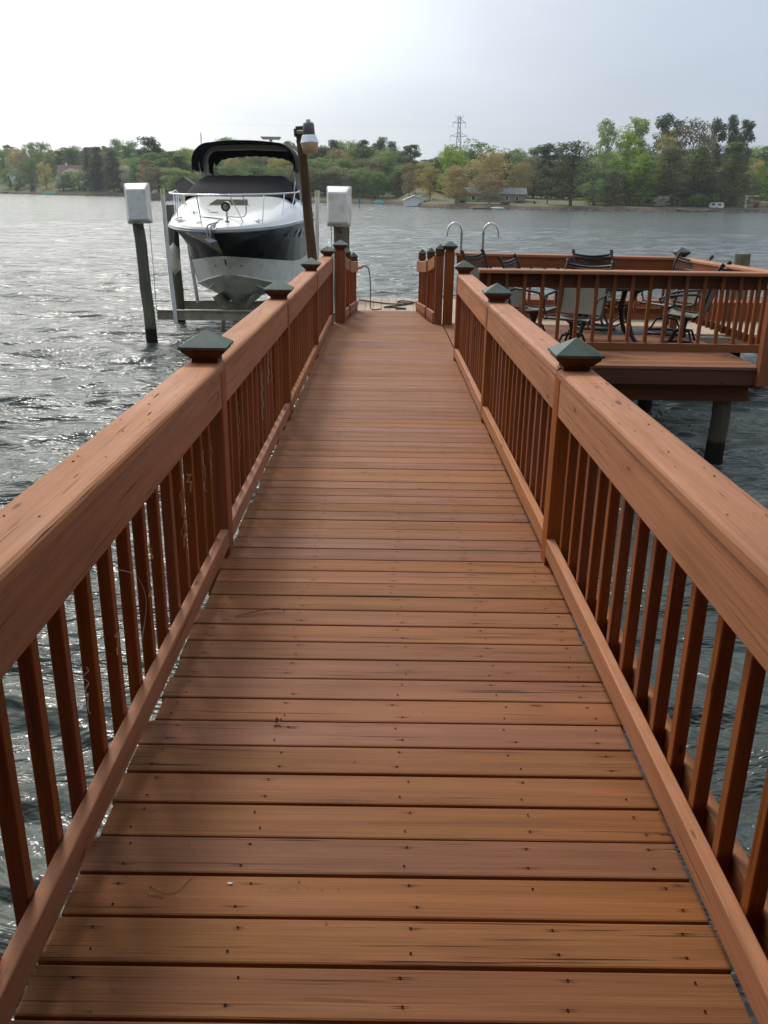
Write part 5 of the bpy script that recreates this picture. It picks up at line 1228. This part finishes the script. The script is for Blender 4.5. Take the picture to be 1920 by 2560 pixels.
# ---------------------------------------------------------------- patio furniture
def arc(pts_fn, n): return [pts_fn(i/n) for i in range(n+1)]
def make_chair(label):
    """sling chair facing -y, origin on the floor at its centre"""
    t = thing('patio_chair', label, 'chair', group='patio chairs round the table')
    W = .27
    m = MB()
    for s in (-1, 1):
        P = [(s*W, -.24, .40), (s*W, -.20, .425), (s*W, 0, .40), (s*W, .16, .395), (s*W, .22, .44), (s*(W+.01), .30, .75), (s*(W+.012), .345, .93), (s*(W+.012), .39, 1.02), (s*(W+.012), .41, 1.035)]
        m.tube(P, .017, 8); m.tube([(s*(W+.012), .395, 1.02), (s*(W+.012), .42, 1.05)], .026, 8)
    m.tube([(-W, -.22, .405), (W, -.22, .405)], .014, 6); m.tube([(-W, .17, .39), (W, .17, .39)], .014, 6)
    m.build('frame', 'iron', t)
    m = MB(); vs = []; rows = [(-.235, .415), (-.20, .43), (-.08, .41), (.04, .395), (.14, .395), (.195, .42)]
    for y, z in rows:
        for j in range(7): u = -1+j/3; vs.append((u*W, y, z-.025*(1-u*u)))
    m.add(vs, [(i*7+j, i*7+j+1, (i+1)*7+j+1, (i+1)*7+j) for i in range(5) for j in range(6)], 0, True); m.build('seat_sling', 'sling', t)
    m = MB(); vs = []; rows = [(.20, .43), (.235, .50), (.27, .62), (.30, .74), (.322, .82)]
    for y, z in rows:
        for j in range(7): u = -1+j/3; vs.append((u*(W+.005), y+.03*(1-u*u), z))
    m.add(vs, [(i*7+j, i*7+j+1, (i+1)*7+j+1, (i+1)*7+j) for i in range(4) for j in range(6)], 0, True); m.build('back_sling', 'sling', t)
    m = MB()
    def bk(u, z): return (u*W, .322+(z-.82)*.37+.035*(1-u*u), z)
    for z, r, sag in ((1.0, .016, .03), (.965, .011, .03), (.84, .014, -.0)): m.tube([bk(-1+i/5, z-sag*(1-(-1+i/5)**2)) for i in range(11)], r, 6)
    for k in range(-6, 7):
        for s in (-1, 1):
            u0, u1 = k/6, k/6+s*.5
            if abs(u1) <= 1.02: m.tube([bk(u0, .845), bk((u0+u1)/2, .905), bk(u1, .945)], .004, 4, 0, False)
    m.build('lattice_panel', 'iron', t)
    for s in (-1, 1):
        m = MB(); m.tube([(s*(W+.01), .27, .62), (s*(W+.05), .16, .68), (s*(W+.06), -.02, .665), (s*(W+.06), -.20, .64), (s*(W+.06), -.27, .60), (s*(W+.06), -.25, .56), (s*(W+.06), -.20, .575)], .015, 8)
        m.tube([(s*(W+.06), -.16, .65), (s*(W+.04), -.20, .52), (s*W, -.19, .42)], .013, 6); m.build('armrest', 'iron', t)
    m = MB(); m.lathe([(.035, .12), (.045, .16), (.028, .20), (.04, .28), (.05, .33), (.10, .37), (.10, .385)], 16)
    for k in range(4):
        a = R(45+90*k); m.tube([(0, 0, .22), (.13*math.cos(a), .13*math.sin(a), .20), (.19*math.cos(a), .19*math.sin(a), .08), (.26*math.cos(a), .26*math.sin(a), .03)], .016, 6)
    m.build('pedestal', 'iron', t)
    m = MB(); m.tube([(.27*math.cos(6.2832*k/28), .27*math.sin(6.2832*k/28), .025) for k in range(29)], .02, 6, 0, False); m.build('base_ring', 'iron', t)
    return t
FL = -.155
ch = make_chair('sling chair left of the table turned to the right')
ch.location = (1.93, 11.55, FL); ch.rotation_euler = (0, 0, R(62))
for x, y, a, lab in ((2.28, 10.75, -32, 'sling chair nearest the front railing turned towards the viewer'),
                     (3.02, 12.75, 6, 'sling chair with lattice back behind the table facing the viewer'),
                     (3.78, 11.25, -118, 'swivel chair on a ring base at the right front of the table'),
                     (4.02-.12, 12.35, -60, 'sling chair in the right back corner of the platform'),
                     (1.55, 12.5, 55, 'mostly hidden chair in the left back corner of the platform')):
    dup(ch, (x, y, FL), (0, 0, R(a)), lab)
t = thing('patio_table', 'round glass topped patio table with ornate dark iron legs', 'table', (2.88, 11.75, FL))
m = MB(); m.lathe([(.60, .70), (.62, .705), (.62, .715), (.60, .72)], 40); m.build('table_top', 'table_glass', t)
m = MB(); m.tube([(.62*math.cos(6.2832*k/40), .62*math.sin(6.2832*k/40), .705) for k in range(41)], .02, 8, 0, False); m.build('rim', 'iron', t)
for k in range(4):
    a = R(40+90*k); c, s = math.cos(a), math.sin(a)
    m = MB(); m.tube([(.55*c, .55*s, .69), (.45*c, .45*s, .64), (.40*c, .40*s, .52), (.36*c, .36*s, .40), (.40*c, .40*s, .25), (.47*c, .47*s, .1), (.55*c, .55*s, .02), (.58*c, .58*s, .015)], [.02, .03, .034, .045, .032, .028, .024, .03], 8)
    m.tube([(.40*c, .40*s, .5), (.2*c, .2*s, .42), (0, 0, .44)], .012, 6); m.tube([(.38*c, .38*s, .28), (.2*c, .2*s, .2), (0, 0, .18)], .012, 6); m.build('leg', 'iron', t)
m = MB(); m.box(3.05, 4.1, 12.3, 12.98, -.168, -.160); m.build('outdoor_mat', 'mat_grey', None, None, label='dark grey mat lying on the platform under the back right chairs', category='mat')
bpy.data.objects['outdoor_mat'].location.z = .004
m = MB(); m.sweep([(4.22, 10.0, .0), (4.24, 12.9, -.02)], rprof(.02, .03, .004, n=1)); 
# ---------------------------------------------------------------- small litter
def on_deck(x, y, e=.003): return (x, y, rz(y)+e)
def litter(name, label, cat, mat, pts, r, n=5): curve_obj(name, pts, r, mat, n, label=label, category=cat)
litter('twig', 'thin twig lying across a plank gap left of centre', 'twig', 'dead_leaf', [on_deck(-.60, 3.30, .006), on_deck(-.52, 3.335, .012), on_deck(-.44, 3.36, .016), on_deck(-.40, 3.35, .008)], .0022)
m = MB()
for k in range(5):
    a = k*1.25; m.add([(0, 0, .002), (.016*math.cos(a), .010*math.sin(a), .010), (.018*math.cos(a+.6), .011*math.sin(a+.6), .018), (.009*math.cos(a+1.1), .007*math.sin(a+1.1), .008)], [(0, 1, 2, 3)])
m.build('dead_leaf', 'dead_leaf', None, on_deck(-.335, 2.505), label='curled brown dead leaf lying on the planks', category='leaf')
m = MB(); m.add([(.006*math.cos(k)*(1+.4*math.sin(k*3)), .0045*math.sin(k)*(1+.3*math.cos(k*2)), .0006) for k in [6.2832*i/12 for i in range(12)]], [tuple(range(12))])
m.build('bird_dropping', 'white_spot', None, on_deck(-.37, 1.775, .0028), label='small white spot on a plank near the bottom left', category='dropping')
def squiggle(x, y, z, L, seed, amp=.012, x2=0, y2=0):
    rs = random.Random(seed); n = 9; return [(x+x2*i/n+rs.uniform(-amp, amp)*.5, y+y2*i/n+rs.uniform(-amp, amp), z-L*i/n+rs.uniform(-amp, amp)*.4) for i in range(n+1)]
xb = -.735
for i, (y, z, L, r) in enumerate(((2.55, .50, .10, .0016), (2.60, .56, .05, .0024), (3.05, .60, .22, .0013), (3.10, .48, .10, .0022), (3.2, .62, .08, .0022), (1.93, .50, .12, .0015), (2.2, .46, .06, .002), (3.5, .62, .18, .0013), (3.65, .60, .14, .0013), (5.6, .72, .25, .0014), (5.75, .66, .2, .0014), (5.3, .6, .3, .0012), (4.4, .62, .3, .0011))):
    litter('catkin', 'dry catkin strand caught in cobweb on the left balusters', 'catkin', 'catkin' if i % 2 == 0 or r > .002 else 'web', squiggle(xb, y, z, L, i, .014), r, 4)
for o in col.objects:
    if o.name.startswith('catkin'): o['group'] = 'dry catkins caught on the left railing'
litter('cobweb_strand', 'fine curved cobweb strand hanging between left balusters', 'cobweb', 'web', [(-.75, 2.28, .62), (-.74, 2.45, .52), (-.74, 2.52, .40), (-.745, 2.46, .30)], .0009, 4)
litter('catkin', 'yellow catkin strand lying on the near left planks', 'catkin', 'catkin', [on_deck(-.47, 1.80, .003), on_deck(-.485, 1.77, .005), on_deck(-.50, 1.745, .003), on_deck(-.52, 1.74, .004), on_deck(-.55, 1.75, .006), on_deck(-.57, 1.765, .004), on_deck(-.565, 1.735, .003), on_deck(-.535, 1.735, .004)], .0012, 4)
# small nicks, holes and knots on the rails
m = MB()
for x, y, z, rx, ry in ((.87, 3.55, 1, .004, .006), (.85, 3.2, 1, .003, .005), (.9, 2.9, 1, .003, .006), (.86, 2.55, 1, .003, .005), (.91, 2.3, 1, .003, .006), (-.84, 3.1, 1, .003, .008), (-.82, 2.7, 1, .003, .006), (-.86, 2.35, 1, .004, .007), (-.80, 2.95, 1, .002, .03), (-.85, 3.25, 1, .002, .05), (.93, 3.62, 1, .002, .03)):
    zz = rz(y)+.9455; m.add([(x+rx*math.cos(k), y+ry*math.sin(k), zz+.0008) for k in [6.2832*i/8 for i in range(8)]], [tuple(range(8))])
m.build('rail_nicks', 'screw', tl, kind='stuff')

# ---------------------------------------------------------------- boathouse, bank and evergreens added out of view to block light from behind
t = thing('boathouse', 'brown boathouse with a deep porch roof added out of view to block light from behind', 'boathouse', (0, 0, 0))
pbox('blocker_roof', 'roof_dark', -4.2, 4.2, -6.5, 2.2, 2.62, 2.80, t)
pbox('blocker_ceiling', 'siding_brown', -4.1, 4.1, -6.4, 2.1, 2.56, 2.60, t)
pbox('wall', 'siding_brown', -4.1, 4.1, -3.2, -3.05, -.3, 2.55, t)
pbox('side_wall', 'siding_brown', -4.2, -4.05, -3.2, -.4, -.3, 2.55, t); pbox('side_wall', 'siding_brown', 4.05, 4.2, -3.2, -.4, -.3, 2.55, t)
for sx in (-4.0, 4.0): pbox('blocker_post', 'post_z', sx-.06, sx+.06, 1.9, 2.02, -2.0, 2.56, t)
pbox('floor', 'post_x', -4.1, 4.1, -3.0, -1.2, -.2, -.06, t)
def blocker_bank():  # unseen bank, put in with the evergreens to hold back light
    mb = MB(); vs = []; nx, ny = 40, 14
    for i in range(nx+1):
        for j in range(ny+1):
            x = -90+180*i/nx; y = -4.5-j*j*.55; z = WATER-.5+min(2.0, j*.55)+.16*j*j*.55*.6+.2*noise.noise(Vector((x*.3, y*.3, 0)))
            vs.append((x, y, z))
    mb.add(vs, [(i*(ny+1)+j, i*(ny+1)+j+1, (i+1)*(ny+1)+j+1, (i+1)*(ny+1)+j) for i in range(nx) for j in range(ny)], 0, True)
    mb.build('blocker_bank', 'shore_ground', kind='structure', label='wooded bank added out of view to block light from behind')
blocker_bank()
for i in range(22):  # evergreens placed unseen behind the viewer to cut the sky light
    x = -70+140*(i+.5)/22+rnd(-2, 2); y = -13-rnd(0, 9); z = .3; h = rnd(14, 19)
    tt = thing('evergreen_tree', 'dark evergreen added out of view to block light from behind', 'tree', (x, y, z), (0, 0, rnd(0, 6)), 'evergreens added out of view as light blockers')
    tt.scale = (9, 9, h); cm, tm = PROTO['cedar'][i % 3]; a = place('crown', cm, tt); a.material_slots[0].link = 'OBJECT'; a.material_slots[0].material = MATS['leaf_dark']; place('trunk', tm, tt)

# nail heads and drying checks on the broad top rails
for root, sgn, xc in ((tl, -1, .82), (tr_, 1, .873)):
    m = MB(); y = 1.1
    while y < 12.8:
        for dx in (-.045, .04):
            xx = sgn*xc+dx+rnd(-.006, .006); zz = rz(y)+.946+.0016
            m.add([(xx+.0032*math.cos(k), y+.0036*math.sin(k), zz) for k in [6.2832*i/8 for i in range(8)]], [tuple(range(8))])
        for c_ in range(1):
            xx = sgn*xc+rnd(-.05, .05); yy = y+rnd(0, .5); L = rnd(.03, .16); w_ = rnd(.0004, .001); dr = rnd(-.02, .02)
            za, zb = rz(yy)+.9475, rz(yy+L)+.9475
            m.add([(xx-w_*.3, yy, za), (xx+dr*L+w_, yy+L*.5, (za+zb)/2), (xx+dr*2*L, yy+L, zb), (xx+dr*L-w_, yy+L*.5, (za+zb)/2)], [(0, 1, 2, 3)])
        y += rnd(.38, .52)
    m.build('nail_heads', 'screw', root, kind='stuff')
# crumbs of bark and leaf scattered on the planks
m = MB()
for i in range(170):
    x = rnd(-.72, .78) if i % 2 else rnd(-.73, -.45); y = 1.3+rnd(0, 1)**1.3*9; a = rnd(0, 6.28); L = rnd(.002, .007); w_ = L*rnd(.25, .6); c_, s_ = math.cos(a), math.sin(a); z = rz(y)+.004
    m.add([(x+L*c_, y+L*s_, z), (x-w_*s_, y+w_*c_, z+.002), (x-L*c_, y-L*s_, z), (x+w_*s_, y-w_*c_, z+.001)], [(0, 1, 2, 3)])
m.build('leaf_crumbs', 'dead_leaf', None, kind='stuff', label='tiny crumbs of bark and leaf scattered over the walkway planks', category='debris')
